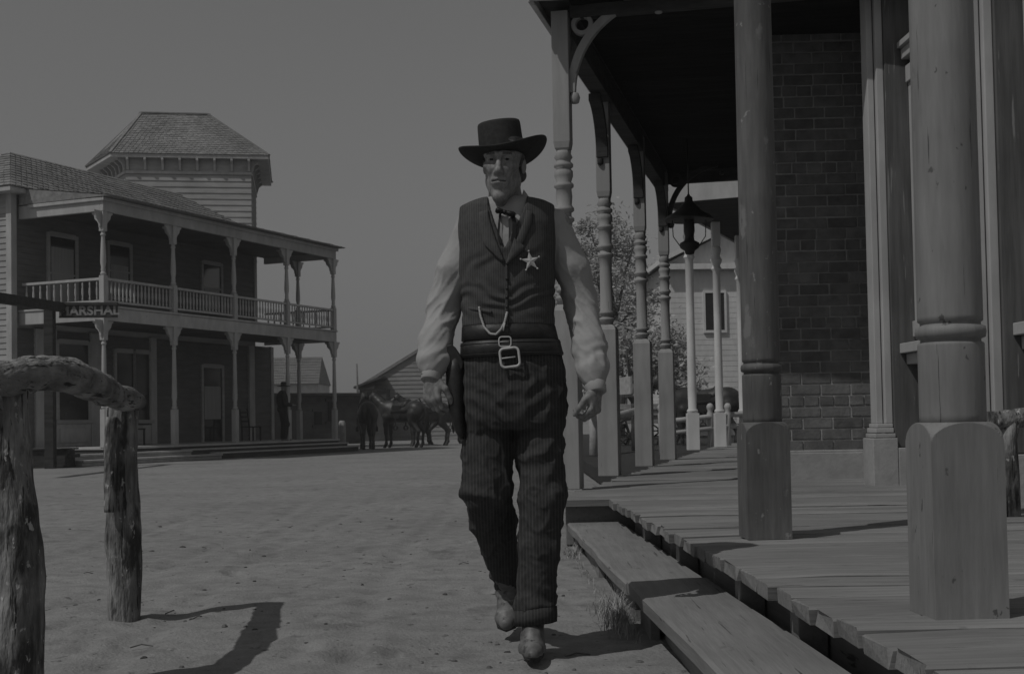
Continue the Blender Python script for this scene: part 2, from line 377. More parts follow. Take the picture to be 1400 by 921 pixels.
def skin(name, VQ, mats, parent=None, world=True, fold=None, region=None):
    V, Q = VQ
    if fold is not None:
        N = normals(V, Q); V = V+N*fold(V, N)[:, None]
    me = bpy.data.meshes.new(name)
    if parent is not None and world:
        inv = np.array(XF[parent.name].inverted()); V = V @ inv[:3, :3].T+inv[:3, 3]
    me.from_pydata(V.tolist(), [], Q.tolist())
    me.polygons.foreach_set('use_smooth', [True]*len(Q))
    for k in (mats if isinstance(mats, (list, tuple)) else [mats]): me.materials.append(MATS[k])
    if region is not None: me.polygons.foreach_set('material_index', region(VQ[0][Q].mean(1)).astype(np.int32))
    me.update(); o = bpy.data.objects.new(name, me); COL.objects.link(o)
    if parent is not None: o.parent = parent; XF[o.name] = XF[parent.name]
    else: XF[o.name] = Matrix()
    return o
def pnoise(V, f, seed=0.0):
    f = np.array(f)*np.ones(3)
    return np.array([noise.noise((v[0]*f[0]+seed, v[1]*f[1]+seed*1.7, v[2]*f[2])) for v in V])
# ================================================================ GROUND
def geo(a, b, s, g=1.12):
    out = [a]; st = s
    while out[-1] < b: out.append(out[-1]+st); st *= g
    return out
gx = [-x for x in geo(3.6, 230, .06)][::-1]+list(np.arange(-3.55, 1.3, .035))+geo(1.3, 230, .1)
gy = [-y for y in geo(-1.0, 40, .4, 1.3)][::-1]+list(np.arange(1.2, 3.2, .1))+list(np.arange(3.2, 8.5, .032))+geo(8.5, 260, .04, 1.035)
pr_ = random.Random(4)
PRINTS = []
for i in range(70):
    a = pr_.uniform(-.5, .5); PRINTS.append((pr_.uniform(-2.2, .3), 3.6+7*pr_.random()**1.3, math.cos(a), math.sin(a)))
RUTS = [(-1.55, .4), (-.62, .9), (-3.1, 2.0), (-2.2, 2.4)]
def gh(x, y):
    near = max(0.0, 1-max(0, y-9)/30.0)
    h = 0.020*noise.noise((x*.7, y*.7, 1))+0.013*noise.noise((x*2.3, y*2.3, 4))
    if y < 16 and -6 < x < 3:
        c = noise.noise((x*5.0, y*5.0, 9)); h -= 0.013*max(0, c-.16)**.7*(1 if c > .16 else 0)
        for rx_, k_ in RUTS:
            q = (x-(rx_+.10*math.sin(y*.5+k_)+.03*(y-5)*-.5))/.075; h += (-.018*math.exp(-q*q)+.009*math.exp(-(abs(q)-1.7)**2*2.2))*(.55+.45*noise.noise((y*1.2, k_, 0)))
        for (px_, py_, ca, sa) in PRINTS:
            dx, dy = x-px_, y-py_
            if abs(dx) < .22 and abs(dy) < .22:
                u, v = (dx*ca+dy*sa)/.055, (dy*ca-dx*sa)/.125; d_ = u*u+v*v; h += -.016*math.exp(-d_*1.6)+.006*math.exp(-(math.sqrt(d_)-1.5)**2*6)
        h += 0.004*noise.noise((x*12, y*12, 2))+.0025*noise.noise((x*22, y*22, 5))
        d2 = noise.noise((x*8.5+7, y*8.5, 21)); h -= .012*max(0, d2-.3)
    return h*near-0.008
g = MB(); nx, ny = len(gx), len(gy)
g.v = [Vector((x, y, gh(x, y))) for y in gy for x in gx]
g.f = [(j*nx+i, j*nx+i+1, (j+1)*nx+i+1, (j+1)*nx+i) for j in range(ny-1) for i in range(nx-1)]
g.s = [True]*len(g.f); g.m = [0]*len(g.f)
tag(obj('ground', g, 'dirt', recalc=False), kind='structure')

# pebbles, clods and twigs scattered over the dust
pb = MB()
for i in range(520):
    y = 3.6+9*rnd.random()**1.7; x = rnd.uniform(-3.2*y/4.5, .45-.0345*(y-5))
    r = rnd.choice((.003, .004, .005, .007, .010, .015))*rnd.uniform(.7, 1.3); z = gh(x, y)
    n = 6; sx, sy, sz = rnd.uniform(.7, 1.5), rnd.uniform(.7, 1.3), rnd.uniform(.4, .7)
    a0 = rnd.random()*6
    pb.rings([[Vector((x+sx*rr*r*math.cos(a0+2*PI*k/n)*rnd.uniform(.8, 1.2), y+sy*rr*r*math.sin(a0+2*PI*k/n)*rnd.uniform(.8, 1.2), z+zz*r*sz)) for k in range(n)]
              for rr, zz in ((.8, -.5), (1, .3), (.55, 1))], smooth=False)
for i in range(26):
    y = 3.8+6*rnd.random()**1.5; x = rnd.uniform(-2.5*y/4.5, .35); z = gh(x, y)+.004; a = rnd.random()*6; l = rnd.uniform(.03, .12)
    pb.tube([(x, y, z), (x+.5*l*math.cos(a), y+.5*l*math.sin(a), z+.008), (x+l*math.cos(a+.3), y+l*math.sin(a+.3), z)], .003, 5)
tag(obj('pebbles', pb, 'pebble', recalc=False), 'dark pebbles and twigs strewn over the pale dusty street', 'pebbles', kind='stuff')

# ================================================================ BOARDWALK (top at 0.33 m)
ZB = 0.33
EX = lambda y: 0.643+(8.88-y)*0.0384                    # street edge of the near planks
bw = tag(obj('boardwalk', MB().box(1.15, 16, -2, 60, 0.02, .20), 'under'), kind='structure')
pl = MB(); y = -1.0; k = 0
def board(mbd, x0, x1, y0, y1, z1, th=.05, sag=0.004, nx_=5):
    """one plank with a worn, slightly dished top and a chipped end"""
    rs = []
    dz = [rnd.uniform(-sag, sag) for _ in range(nx_+1)]
    for i in range(nx_+1):
        t = i/nx_; x = x0+(x1-x0)*(t**1.6); w = .003+.004*rnd.random()*(1 if i else 2.2); zz = z1+dz[i]
        if i == 0: zz -= .004
        rs.append([Vector((x, y0+w, zz-th)), Vector((x+(rnd.uniform(-.012, .012) if i == 0 else 0), y0+w*.4, zz-.006)), Vector((x, y0+.012+w, zz)),
                   Vector((x, y1-.012-w, zz+rnd.uniform(-.001, .001))), Vector((x+(rnd.uniform(-.012, .012) if i == 0 else 0), y1-w*.4, zz-.006)), Vector((x, y1-w, zz-th))])
    mbd.rings(rs, True, False)
while y < 8.72:
    w = rnd.choice((.17, .2, .22, .26, .29)); y1 = min(y+w, 8.86)
    board(pl, EX(y)+rnd.uniform(-.016, .014), 4.3, y, y1, ZB+rnd.uniform(-.006, .004)); y = y1+rnd.uniform(.003, .009)
while y < 60:
    w = rnd.choice((.2, .24, .28, .3)); y1 = y+w
    x0 = 0.30+(y-8.9)*0.231+rnd.uniform(-.02, .02)
    if y < 27: board(pl, x0, 4.3+(y-8.9)*.23, y, y1, ZB+rnd.uniform(-.005, .004), nx_=3)
    y = y1+rnd.uniform(.003, .01)
    if y > 27: break
pn = obj('planks', pl, 'plank', bw, recalc=False)
st = MB()
st.bar((EX(-1)+.20, -1, .15), (EX(8.7)+.20, 8.75, .15), .06, .24)
for yy in (4.15, 5.0, 6.4, 7.6): st.box(EX(yy)+.07, EX(yy)+.165, yy-.06, yy+.06, .0, .272)
st.box(.36, 1.3, 8.98, 9.05, 0.0, .278)
st.bar((.42, 9.05, .14), (4.6, 27, .14), .06, .24)
obj('joist', st, 'plank_raw', bw, bevel=.004)

# the long step in front of it: two planks end to end on blocks
def step_plank(y0, y1, z, w, name_label):
    t = thing('plank_step', name_label, 'step', Matrix.Translation((0, 0, 0)), 'plank steps along the boardwalk')
    m = MB(); n = 9; rs = []
    for i in range(n+1):
        yy = y0+(y1-y0)*i/n; xl = .359+(9.06-yy)*.0345; j = rnd.uniform(-.006, .006); q = rnd.uniform(-.003, .003)
        rs.append([Vector((xl+.004+j, yy, z-.055)), Vector((xl+j, yy, z-.008)), Vector((xl+.014+j, yy, z+q)), Vector((xl+w-.01, yy, z+.002+q)), Vector((xl+w, yy, z-.055))])
    obj('tread', m.rings(rs, True, False), 'plank_raw', t, recalc=True)
    b = MB(); L = lambda yy: .359+(9.06-yy)*.0345
    yy0 = y0+.03
    while yy0 < y1-.25:
        l = min(rnd.uniform(1.0, 1.7), y1-yy0-.02); b.box(L(yy0)+.045, L(yy0)+.085, yy0, yy0+l, -.03, z-.06); yy0 += l+.01
    for yy in (y0+.25, (y0+y1)/2, y1-.2): b.box(L(yy)+.09, L(yy)+w-.02, yy-.05, yy+.05, -.03, z-.058)
    obj('riser', b, 'plank_raw', t, bevel=.004)
step_plank(5.62, 8.95, .158, .37, 'farther plank step at the boardwalk edge, ending below its notch')
step_plank(0.6, 5.60, .172, .36, 'nearest long plank step, running along the boardwalk edge out of the bottom of the photo')
# dry grass tuft against the step
gr = MB()
def blade(bx, by, ln, lean, wd, mbd):
    a = rnd.random()*2*PI; z0 = -.01; p = []
    for i in range(4):
        t = i/3; p.append(Vector((bx+math.cos(a)*lean*t*t*ln, by+math.sin(a)*lean*t*t*ln, z0+ln*t*(1-.35*lean*t))))
    s = Vector((-math.sin(a), math.cos(a), 0))*wd
    vs = []
    for i, q in enumerate(p): vs += [q-s*(1-i/3.2), q+s*(1-i/3.2)]
    mbd.add(vs, [(0, 1, 3, 2), (2, 3, 5, 4), (4, 5, 7, 6)])
for i in range(520):
    yy = rnd.gauss(5.62, .22); xx = .355+(9.06-yy)*.0345-abs(rnd.gauss(0, .05))-.0
    blade(xx, yy, rnd.uniform(.05, .20)*(1-min(.6, abs(yy-5.55))), rnd.uniform(.2, 1.3), .0022, gr)
for i in range(160):
    yy = rnd.uniform(5.2, 8.9); xx = .36+(9.06-yy)*.0345-abs(rnd.gauss(0, .025)); blade(xx, yy, rnd.uniform(.02, .06), rnd.uniform(.4, 1.4), .002, gr)
for i in range(60):
    yy = rnd.gauss(8.4, .12); xx = .375+(9.06-yy)*.0345-abs(rnd.gauss(0, .03)); blade(xx, yy, rnd.uniform(.05, .1), rnd.uniform(.4, 1.4), .003, gr)
tag(obj('dry_grass', gr, 'straw', recalc=False), 'dry straw-coloured grass tufts growing against the plank step', 'grass', kind='stuff')

# ================================================================ BIG ROUND COLUMNS
def big_column(o, yaw, label, mt):
    t = thing('porch_column', label, 'column', Matrix.Translation(o) @ Matrix.Rotation(yaw, 4, 'Z'), 'thick columns on the boardwalk')
    h = .0975; H = .515; AH = .055
    # plinth with lamb's-tongue shoulders: square prism meeting a round collar, each face ends in an arch
    m = MB(); n = 44; rs = []
    def sq(z, k, sh):
        pts = []
        for q in range(4*n):
            a = -PI*.75+2*PI*q/(4*n); c, s_ = math.cos(a), math.sin(a); e = max(abs(c), abs(s_)); P = Vector((h*c/e, h*s_/e, 0))
            q_ = max(0.0, min(1.0, (H-z)/AH)); rr = min(P.length, h*math.sqrt(1+max(0, 1-(1-q_)**2)))
            v = P.normalized()*(rr-k); v.z = z; pts.append(v)
        return pts
    for z, k in ((0, 0), (.2, 0), *[(H-AH*(1-math.sin(PI/2*q/18)), 0) for q in range(19)], (H+.001, .003), (H+.0015, .012)): rs.append(sq(z, k, 0))
    obj('plinth', m.rings(rs, True, False), mt, t)
    r = .0865
    prof = [(r-.001, H-.01), (r, H+.02), (r, .722), (r-.001, .728), (r-.008, .732), (r-.008, .739), (r+.0035, .744), (r+.006, .758), (r+.0035, .772), (r-.008, .777), (r-.008, .784), (r-.002, .788), (r-.0015, .80), (r-.003, 2.0), (r-.006, 3.3), (r+.01, 3.32), (r+.01, 3.36), (r-.006, 3.38), (r-.006, 3.7)]
    s = obj('shaft', MB().lathe(prof, n=56), mt, t)
    return t
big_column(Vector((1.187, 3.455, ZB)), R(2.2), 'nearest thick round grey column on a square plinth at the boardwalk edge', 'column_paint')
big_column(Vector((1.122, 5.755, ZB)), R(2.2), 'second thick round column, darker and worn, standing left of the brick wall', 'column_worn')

# ================================================================ BRICK BUILDING WITH ITS LONG PORCH
Mb = frame((0, 0, 0), (1, 0, 0))
bb = thing('brick_building', 'dark brick building with a deep black porch roof on turned posts', 'building', Matrix.Translation((2.3, 11, 0)))
def brickwork(mbd, O, ux, L, z0, z1, nrm, bl=.256, bh=.0955, gap=.013):
    ux = Vector(ux).normalized(); nrm = Vector(nrm).normalized(); z = z0; c = 0
    while z < z1-.02:
        head = (c % 7 == 4); l = bl/2 if head else bl; u = -(l*.5 if c % 2 else l*.12)-rnd.uniform(0, .01)
        while u < L:
            a, b = max(u, 0), min(u+l-gap, L)
            if b-a > .02:
                out = rnd.uniform(-.003, .004); zz0 = z+rnd.uniform(-.0015, .0015); zz1 = z+bh-gap+rnd.uniform(-.002, .002)
                vs = []
                for dep in (-.03, out):
                    for (p, q) in ((a, zz0), (b, zz0), (b, zz1), (a, zz1)):
                        j = rnd.uniform(-.0015, .0015); vs.append(Vector(O)+ux*(p+j)+nrm*dep+Vector((0, 0, q-O[2]+j)))
                mbd.add(vs, [(4, 5, 6, 7), (0, 1, 5, 4), (1, 2, 6, 5), (2, 3, 7, 6), (3, 0, 4, 7)])
            u += l
        z += bh; c += 1
bA = Vector((2.27, 10.98, ZB)); bB = Vector((3.12, 10.95, ZB)); uA = (bB-bA).normalized()
m = MB(); brickwork(m, bA, uA, (bB-bA).length, .575, 4.2, (0, -1, 0)); bs_ = MB()
e_ = Vector((.2255, .974, 0)).normalized(); f_ = Vector((.974, -.2255, 0)).normalized()
brickwork(m, bA, e_, 7.2, .575, 4.2, -f_)
obj('bricks', m, 'brick', bb, world=True, bevel=.004, seg=2, recalc=False)
mo = MB()
bC = bA+e_*7.2; bD = bB+Vector((1.7, 7.0, 0))
poly = [bA+Vector((.009, .009, 0)), bB+Vector((0, .009, 0)), bD, bC+Vector((.009, 0, 0))]
mo.prism([(p.x, p.y) for p in poly], lambda u, v, t: Vector((u, v, t)), .3, 4.3)
obj('mortar', mo, 'mortar', bb, world=True)
ps = MB()
ps.prism([(p.x, p.y) for p in (bA+Vector((-.035, -.045, 0)), bB+Vector((0, -.045, 0)), bB+Vector((0, .1, 0)), bA+Vector((.1, .1, 0)))], lambda u, v, t: Vector((u, v, t)), .30, .555)
ps.prism([(p.x, p.y) for p in (bA+Vector((-.018, -.022, 0)), bB+Vector((0, -.022, 0)), bB+Vector((0, .1, 0)), bA+Vector((.1, .1, 0)))], lambda u, v, t: Vector((u, v, t)), .553, .577)
obj('stone_base', ps, 'stone', bb, world=True, bevel=.006)
# porch posts
PO = gp(779, 668, ZB); PB = [PO, gp(834, 650, ZB), gp(882, 637, ZB), gp(914, 628, ZB)]
ang = math.atan2(e_.y, e_.x)
def pfr(o): return Matrix(((f_.x, e_.x, 0, o.x), (f_.y, e_.y, 0, o.y), (0, 0, 1, o.z), (0, 0, 0, 1)))  # x across, y along, z up
TOP = 3.80
def post_shapes():
    w = .098
    pz = 1.45
    p = MB(); 
    p.rings([[Vector((sx*a, sy*a, z)) for sx, sy in ((-1, -1), (1, -1), (1, 1), (-1, 1))] for a, z in ((w, 0), (w, pz-.05), (w-.012, pz-.02), (w-.04, pz))], True, False)
    r = .062
    s = MB().lathe([(r, pz-.01), (r, pz+.03), (r+.018, pz+.045), (r+.018, pz+.062), (r-.006, pz+.075), (r-.006, pz+.095), (r+.014, pz+.105), (r+.014, pz+.122), (r, pz+.14), (r-.004, 2.0), (r, 2.10),
                    (r+.016, 2.115), (r+.016, 2.135), (r-.005, 2.15), (r-.005, 2.18), (r+.016, 2.195), (r+.016, 2.215), (r-.002, 2.24), (r+.004, 2.31), (r-.002, 2.37), (r+.016, 2.385), (r+.016, 2.405), (r-.004, 2.425), (r+.012, 2.47), (r+.012, 2.51),
                    (r-.006, 2.53), (r+.014, 2.545), (r+.016, 2.565), (r-.004, 2.585), (r-.004, 2.60), (r+.012, 2.62), (r-.002, 2.65), (r+.002, 2.67)], n=26)
    b = MB(); w2 = .067
    b.rings([[Vector((sx*a, sy*a, z)) for sx, sy in ((-1, -1), (1, -1), (1, 1), (-1, 1))] for a, z in ((w2-.03, 2.655), (w2-.008, 2.69), (w2, 2.74), (w2, TOP-.02))], True, False)
    # fretwork: quarter arch across the porch with a ring in its corner, and a curved brace along the beam
    k = MB(); k2 = MB()
    fa = lambda u, v, t: Vector((.074+.72-u, t, TOP-.66+v-.06))
    k.arc(lambda u, v, t: Vector((.80-u, t, 3.13+v)), .69, .755, R(0), R(84), -.03, .03, 18)
    k.arc(lambda u, v, t: Vector((.175+u, t, 3.67+v)), .052, .088, 0, 2*PI, -.028, .028, 24)
    k.lathe([(.0, -.06), (.035, -.05), (.045, -.01), (.03, .03), (.0, .04)], (.10, 0, 3.10), 12)
    k.lathe([(.0, -.04), (.03, -.03), (.03, .02), (.0, .03)], (.78, 0, 3.74), 12)
    k2.arc(lambda u, v, t: Vector((t, .36-u, 3.33+v)), .235, .295, R(0), R(80), -.028, .028, 14); k3 = MB(); k3.arc(lambda u, v, t: Vector((t, -.56+u, 3.06+v)), .46, .53, R(0), R(82), -.055, .055, 14)
    k3.lathe([(.0, -.05), (.03, -.03), (.03, .02), (.0, .03)], (-.02, -.075, 3.03), 10)
    return p, s, b, k, k2, k3
shp = post_shapes()
for i, o in enumerate(PB):
    Mx = XF[bb.name].inverted() @ pfr(o)
    pe = bpy.data.objects.new('porch_post', None); COL.objects.link(pe); pe.parent = bb; pe.matrix_local = Mx; XF[pe.name] = pfr(o)
    if i == 0:
        base = [obj('plinth', shp[0], 'post_paint', pe, bevel=.006), obj('turned_shaft', shp[1], 'post_paint', pe), obj('square_head', shp[2], 'post_paint', pe, bevel=.005), obj('bracket', shp[4], 'dark_wood', pe, bevel=.004), obj('bracket', shp[3], 'post_paint', pe, bevel=.004)]  # brace along the beam: shade of its underside put into the dark colour
    else:
        for q in base[:4]: c = q.copy(); COL.objects.link(c); c.parent = pe
        if i == 1: fb = obj('bracket', shp[5], 'dark_wood', pe, bevel=.004)  # street-end brace, coloured dark to stand for its shaded underside
        else: c = fb.copy(); COL.objects.link(c); c.parent = pe
        if i == 3: obj('bracket', shp[3], 'dark_wood', pe, bevel=.004)  # same arch as on the first post, porch shade put into its colour
# roof, beam, fascia, ceiling
def pp(u, v, z): return PO+e_*v+f_*u+Vector((0, 0, z-ZB))
rf = MB(); E0, E1, U0, U1 = -.28, 7.35, -.16, 3.2
NE = lambda u: E0+.135*(u-U0)                     # the near edge runs square to the street wall, not to the posts
rf.add([pp(u, v, z) for u, v in ((U0, NE(U0)), (U1, NE(U1)), (U1, E1), (U0, E1)) for z in (4.19, 4.46)],
       [(0, 2, 4, 6), (7, 5, 3, 1), (0, 1, 3, 2), (2, 3, 5, 4), (4, 5, 7, 6), (6, 7, 1, 0)])
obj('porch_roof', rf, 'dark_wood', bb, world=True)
fc = MB()
fc.bar(pp(U0-.03, NE(U0)-.02, 4.30), pp(U1, NE(U1)-.02, 4.30), .045, .34); fc.bar(pp(U0-.03, NE(U0)-.045, 4.155), pp(U1, NE(U1)-.045, 4.155), .07, .045)
fc.bar(pp(U0-.025, E0+.01, 4.30), pp(U0-.025, E1, 4.30), .045, .34)
obj('fascia', fc, 'white_paint', bb, world=True, bevel=.006)
bm_ = MB(); bm_.bar(pp(0, .085, 4.04), pp(0, E1-.05, 4.04), .15, .22); bm_.bar(pp(.08, 7.1, 4.07), pp(U1, 7.1, 4.07), .1, .16); bm_.bar(pp(.08, 0, 4.10), pp(1.9, 0, 4.10), .09, .10)
obj('beam', bm_, 'dark_wood', bb, world=True, bevel=.006)
cl = MB(); v = E0+.6
cl.add([pp(u, v_, z) for u, v_ in ((.09, NE(.09)+.01), (U1, NE(U1)+.01), (U1, E0+.596), (.09, E0+.596)) for z in (4.165, 4.187)], [(0, 2, 4, 6), (7, 5, 3, 1), (0, 1, 3, 2), (2, 3, 5, 4), (4, 5, 7, 6), (6, 7, 1, 0)])
while v < E1-.15:
    cl.add([pp(u, vv, z) for u in (.09, U1) for vv in (v, v+.115) for z in (4.165, 4.187)], [(0, 1, 3, 2), (4, 6, 7, 5), (0, 4, 5, 1), (2, 3, 7, 6), (0, 2, 6, 4), (1, 5, 7, 3)]); v += .12
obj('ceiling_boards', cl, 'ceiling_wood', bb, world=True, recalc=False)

# hanging oil lamp under the porch
lo = at(942, 300, 15.0)
lm = thing('hanging_lamp', 'dark oil lamp with a wide cone shade hanging from the porch ceiling', 'lamp', Matrix.Translation(lo))
obj('shade', MB().lathe([(.285, -.012), (.29, 0), (.26, .035), (.15, .10), (.085, .17), (.05, .21), (.045, .26), (.02, .28), (.012, .30)], n=28), 'iron', lm)
obj('oil_font', MB().lathe([(.0, -.42), (.05, -.41), (.06, -.37), (.11, -.335), (.115, -.28), (.06, -.25), (.05, -.20), (.065, -.14), (.062, -.03), (.05, 0)], n=22), 'iron', lm)
hg = MB(); hg.tube([(0, 0, .28), (0, 0, 4.16-lo.z)], .008, 8); hg.tube([(-.20, 0, .03), (-.19, 0, -.2), (-.10, 0, -.33)], .006, 6); hg.tube([(.20, 0, .03), (.19, 0, -.2), (.10, 0, -.33)], .006, 6)
obj('hanger', hg, 'iron', lm)

# ================================================================ STOREFRONT ON THE RIGHT
sf = thing('storefront', 'pale wooden storefront with pilasters along the right edge of the boardwalk', 'building', Matrix.Translation((3.05, 9.9, 0)))
SX = lambda y: 3.07+.0343*(9.9-y)
def sbox(mbd, dx0, dx1, y0, y1, z0, z1):
    mbd.add([Vector((SX(y)+dx, y, z)) for dx in (dx0, dx1) for y in (y0, y1) for z in (z0, z1)],
            [(0, 1, 3, 2), (4, 6, 7, 5), (0, 4, 5, 1), (2, 3, 7, 6), (0, 2, 6, 4), (1, 5, 7, 3)]); return mbd
w_ = MB(); sbox(w_, .10, .35, -4, 10.9, .30, 8.2); obj('wall', w_, 'siding', sf, world=True)  # unseen upper height added to keep sky light off the columns' right sides
def module(y0, y1, first):
    pm = MB()                                                        # pilaster: broad board facing the viewer, narrow frames on its street side
    sbox(pm, -.155, .10, y1, y1+.22, .62, 4.5); pe = obj('pilaster', pm, 'board_grey', sf, world=True, bevel=.006)
    fr = MB(); sbox(fr, -.215, -.158, y1+.02, y1+.20, .80, 4.5); sbox(fr, -.272, -.222, y1+.06, y1+.20, .80, 4.5); sbox(fr, -.285, -.16, y1+.01, y1+.21, .77, .80); sbox(fr, -.30, -.16, y1-.005, y1+.215, .73, .767)
    obj('edge_moulding', fr, 'white_paint', pe, world=True, bevel=.006)
    bs = MB(); sbox(bs, -.33, -.14, y1-.03, y1+.23, .30, .69); sbox(bs, -.31, -.15, y1-.015, y1+.22, .693, .725); sbox(bs, -.137, .098, y1-.03, y1+.23, .30, .615)
    obj('pilaster_base', bs, 'stone', pe, world=True, bevel=.006)
    wd = MB(); sbox(wd, .0, .10, y0+.02, y1-.01, 1.46, 1.58); sbox(wd, .0, .10, y0+.02, y1-.01, 3.42, 3.55); sbox(wd, .02, .10, y0+.02, y0+.14, 1.58, 3.42); sbox(wd, .02, .10, y1-.13, y1-.01, 1.58, 3.42)
    sbox(wd, .04, .098, (y0+y1)/2-.03, (y0+y1)/2+.03, 1.58, 3.42)
    we = obj('window', wd, 'white_paint', sf, world=True, bevel=.005)
    pa = MB(); sbox(pa, .075, .102, y0+.14, y1-.13, 1.58, 3.42); obj('pane', pa, 'curtain', we, world=True)
    sl = MB(); sbox(sl, -.10, .10, y0+.0, y1-.004, 1.335, 1.41); sbox(sl, -.05, .10, y0+.02, y1-.004, 1.25, 1.332); obj('sill', sl, 'white_paint', we, world=True, bevel=.005)
    lp = MB(); sbox(lp, .045, .10, y0+.02, y1-.01, .34, .5); sbox(lp, .045, .10, y0+.02, y1-.01, 1.1, 1.245); sbox(lp, .045, .10, y0+.02, y0+.16, .5, 1.1); sbox(lp, .045, .10, y1-.16, y1-.01, .5, 1.1)
    obj('lower_panel', lp, 'white_paint', sf, world=True, bevel=.005)
    cn = MB(); sbox(cn, -.16, .10, y0-.1, y1-.004, 3.10, 3.19) if 0 else None
    tr = MB(); sbox(tr, -.03, .10, y0+.01, y1-.01, 3.60, 3.68); sbox(tr, -.06, .10, y0+.01, y1-.01, 3.685, 3.73); obj('transom_moulding', tr, 'white_paint', sf, world=True, bevel=.004)
module(8.0, 9.80, 1); module(6.2, 7.76, 0); module(4.4, 5.96, 0)
# rustic log rail in front of it
lr = thing('log_rail', 'rough log rail on a short post, by the storefront behind the nearest column', 'rail', Matrix.Translation((2.56, 6.62, ZB)))
obj('post', MB().tube([(0, 0, -.02), (.005, .01, .2), (-.01, 0, .40), (.02, 0, .52)], [.052, .046, .05, .05], 12, jit=.22, seed=3), 'bark', lr)
obj('rail', MB().tube([(-.11, -.02, .50), (.1, 0, .515), (.5, .02, .53), (.72, .03, .52)], [.045, .052, .05, .047], 12, jit=.2, seed=5), 'bark', lr)
obj('post', MB().tube([(.60, .03, -.02), (.6, .03, .50)], [.052, .046], 12, jit=.22, seed=9), 'bark', lr)

# ================================================================ DUSTY AIR OVER THE WHOLE STREET
hzm = bpy.data.materials.new('haze'); hzm.use_nodes = True; hn = hzm.node_tree; hn.nodes.clear()
hv = hn.nodes.new('ShaderNodeVolumePrincipled'); hv.inputs['Color'].default_value = (1, 1, 1, 1); hv.inputs['Density'].default_value = 0.0013; hv.inputs['Anisotropy'].default_value = 0.0
ho_ = hn.nodes.new('ShaderNodeOutputMaterial'); hn.links.new(hv.outputs[0], ho_.inputs['Volume'])
MATS['haze'] = hzm
hz_o = obj('haze', MB().box(-330, 330, -90, 340, -1.2, 15.5), 'haze'); tag(hz_o, 'thin pale dusty haze over the whole street', 'haze', kind='stuff')
# ================================================================ TWO-STOREY BUILDING WITH THE BALCONY
uH = Vector((.397, .918, 0)).normalized(); P1 = at(143, 612, 31.7); P1.z = 0
MH = frame(P1, uH)
hb = thing('balcony_building', 'white two-storey wooden building with a long balcony and a square roof tower', 'building', MH)
FL, CE, BF, RT, EB, ET = .40, 3.53, 3.93, 4.62, 6.27, 6.62
LEN = 10.88; DEP = 2.7
def clap(mbd, a0, a1, z0, z1, fn, pitch=.15, proud=.028):
    """lapped boards; fn(a, out, z) -> point"""
    z = z0
    while z < z1-.01:
        zt = min(z+pitch, z1); vs = [fn(a, o, zz) for a in (a0, a1) for o, zz in ((proud, z), (.006, zt), (-.02, zt), (-.02, z))]
        mbd.add(vs, [(0, 4, 5, 1), (0, 3, 7, 4), (0, 1, 2, 3), (4, 7, 6, 5)]); z = zt
    return mbd
wl = MB(); FR = lambda a, o, z: Vector((a, DEP-o, z))
wl.box(-.3, 11.3, DEP+.02, 8.2, .02, CE-.02); wl.box(-.3, 10.4, DEP+.02, 8.2, CE-.02, 7.0)
clap(wl, DEP+.0, 8.2, .1, 7.0, lambda a, o, z: Vector((-.3-o, a, z)))
clap(wl, DEP, 8.2, .1, CE, lambda a, o, z: Vector((11.3+o, a, z)))
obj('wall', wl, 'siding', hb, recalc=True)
fw_ = MB(); clap(fw_, -.28, 11.3, FL, CE-.05, FR); clap(fw_, -.28, 10.4, BF, 7.0, FR); obj('porch_wall', fw_, 'shaded_siding', hb, recalc=True)
cb = MB()
for a in ((-.37, -.18, DEP-.07, DEP+.11, .1, 6.95), (10.3, 10.44, DEP-.05, DEP+.11, BF, 6.95), (11.2, 11.36, DEP-.05, DEP+.11, FL, CE-.02)): obj('corner_board', MB().box(*a), 'white_paint', hb, bevel=.008)
for t0, t1 in ((.45, 1.2), (2.50, 2.92), (5.0, 5.25), (9.9, 10.2)): obj('pilaster', MB().box(t0, t1, DEP-.09, DEP+.02, FL+.0, CE-.03), 'white_paint', hb, bevel=.008)
for a in ((1.2, 2.5, DEP-.07, DEP+.02, FL+.01, FL+.62), (3.5, 5.0, DEP-.07, DEP+.02, FL+.01, FL+.55)):
    q = obj('window_panel', MB().box(*a), 'white_paint', hb, bevel=.008); obj('raised_field', MB().box(a[0]+.1, a[1]-.1, DEP-.1, DEP-.071, a[4]+.1, a[5]-.12), 'white_paint', q, bevel=.006)
def window(t0, t1, z0, z1, sash=True, cur=None, y=DEP, door=False):
    f = MB(); w = .10
    f.box(t0-w, t0, y-.075, y+.02, z0-w, z1+w); f.box(t1, t1+w, y-.075, y+.02, z0-w, z1+w); f.box(t0, t1, y-.07, y+.02, z1, z1+w+.03)
    if not door: f.box(t0-w-.05, t1+w+.05, y-.12, y+.02, z0-w, z0-.001)
    if sash: f.box(t0, t1, y-.05, y+.0, (z0+z1)/2-.025, (z0+z1)/2+.025)
    e = obj('door' if door else 'window', f, 'siding', hb, bevel=.006)
    obj('pane', MB().box(t0, t1, y-.036, y+.02, z0, z1), 'glass', e)
    if cur: obj('curtain', MB().box(t0+.06, t1-.06, y-.044, y-.037, z0+cur[0]*(z1-z0), z0+cur[1]*(z1-z0)), 'curtain', e)
window(1.0, 1.95, BF+.1, BF+2.05, True, (.12, .86), door=True)
window(3.3, 4.15, BF+.65, BF+2.1, True, (.1, .62)); window(7.55, 8.45, BF+.55, BF+2.0, True, (.05, .5))
window(1.3, 2.42, FL+.72, FL+2.75, False); window(3.55, 4.25, FL+.7, FL+2.6, False, None); window(4.35, 4.95, FL+.7, FL+2.6, False)
window(7.5, 8.45, FL+.02, FL+2.3, False, (.3, .75), door=True)
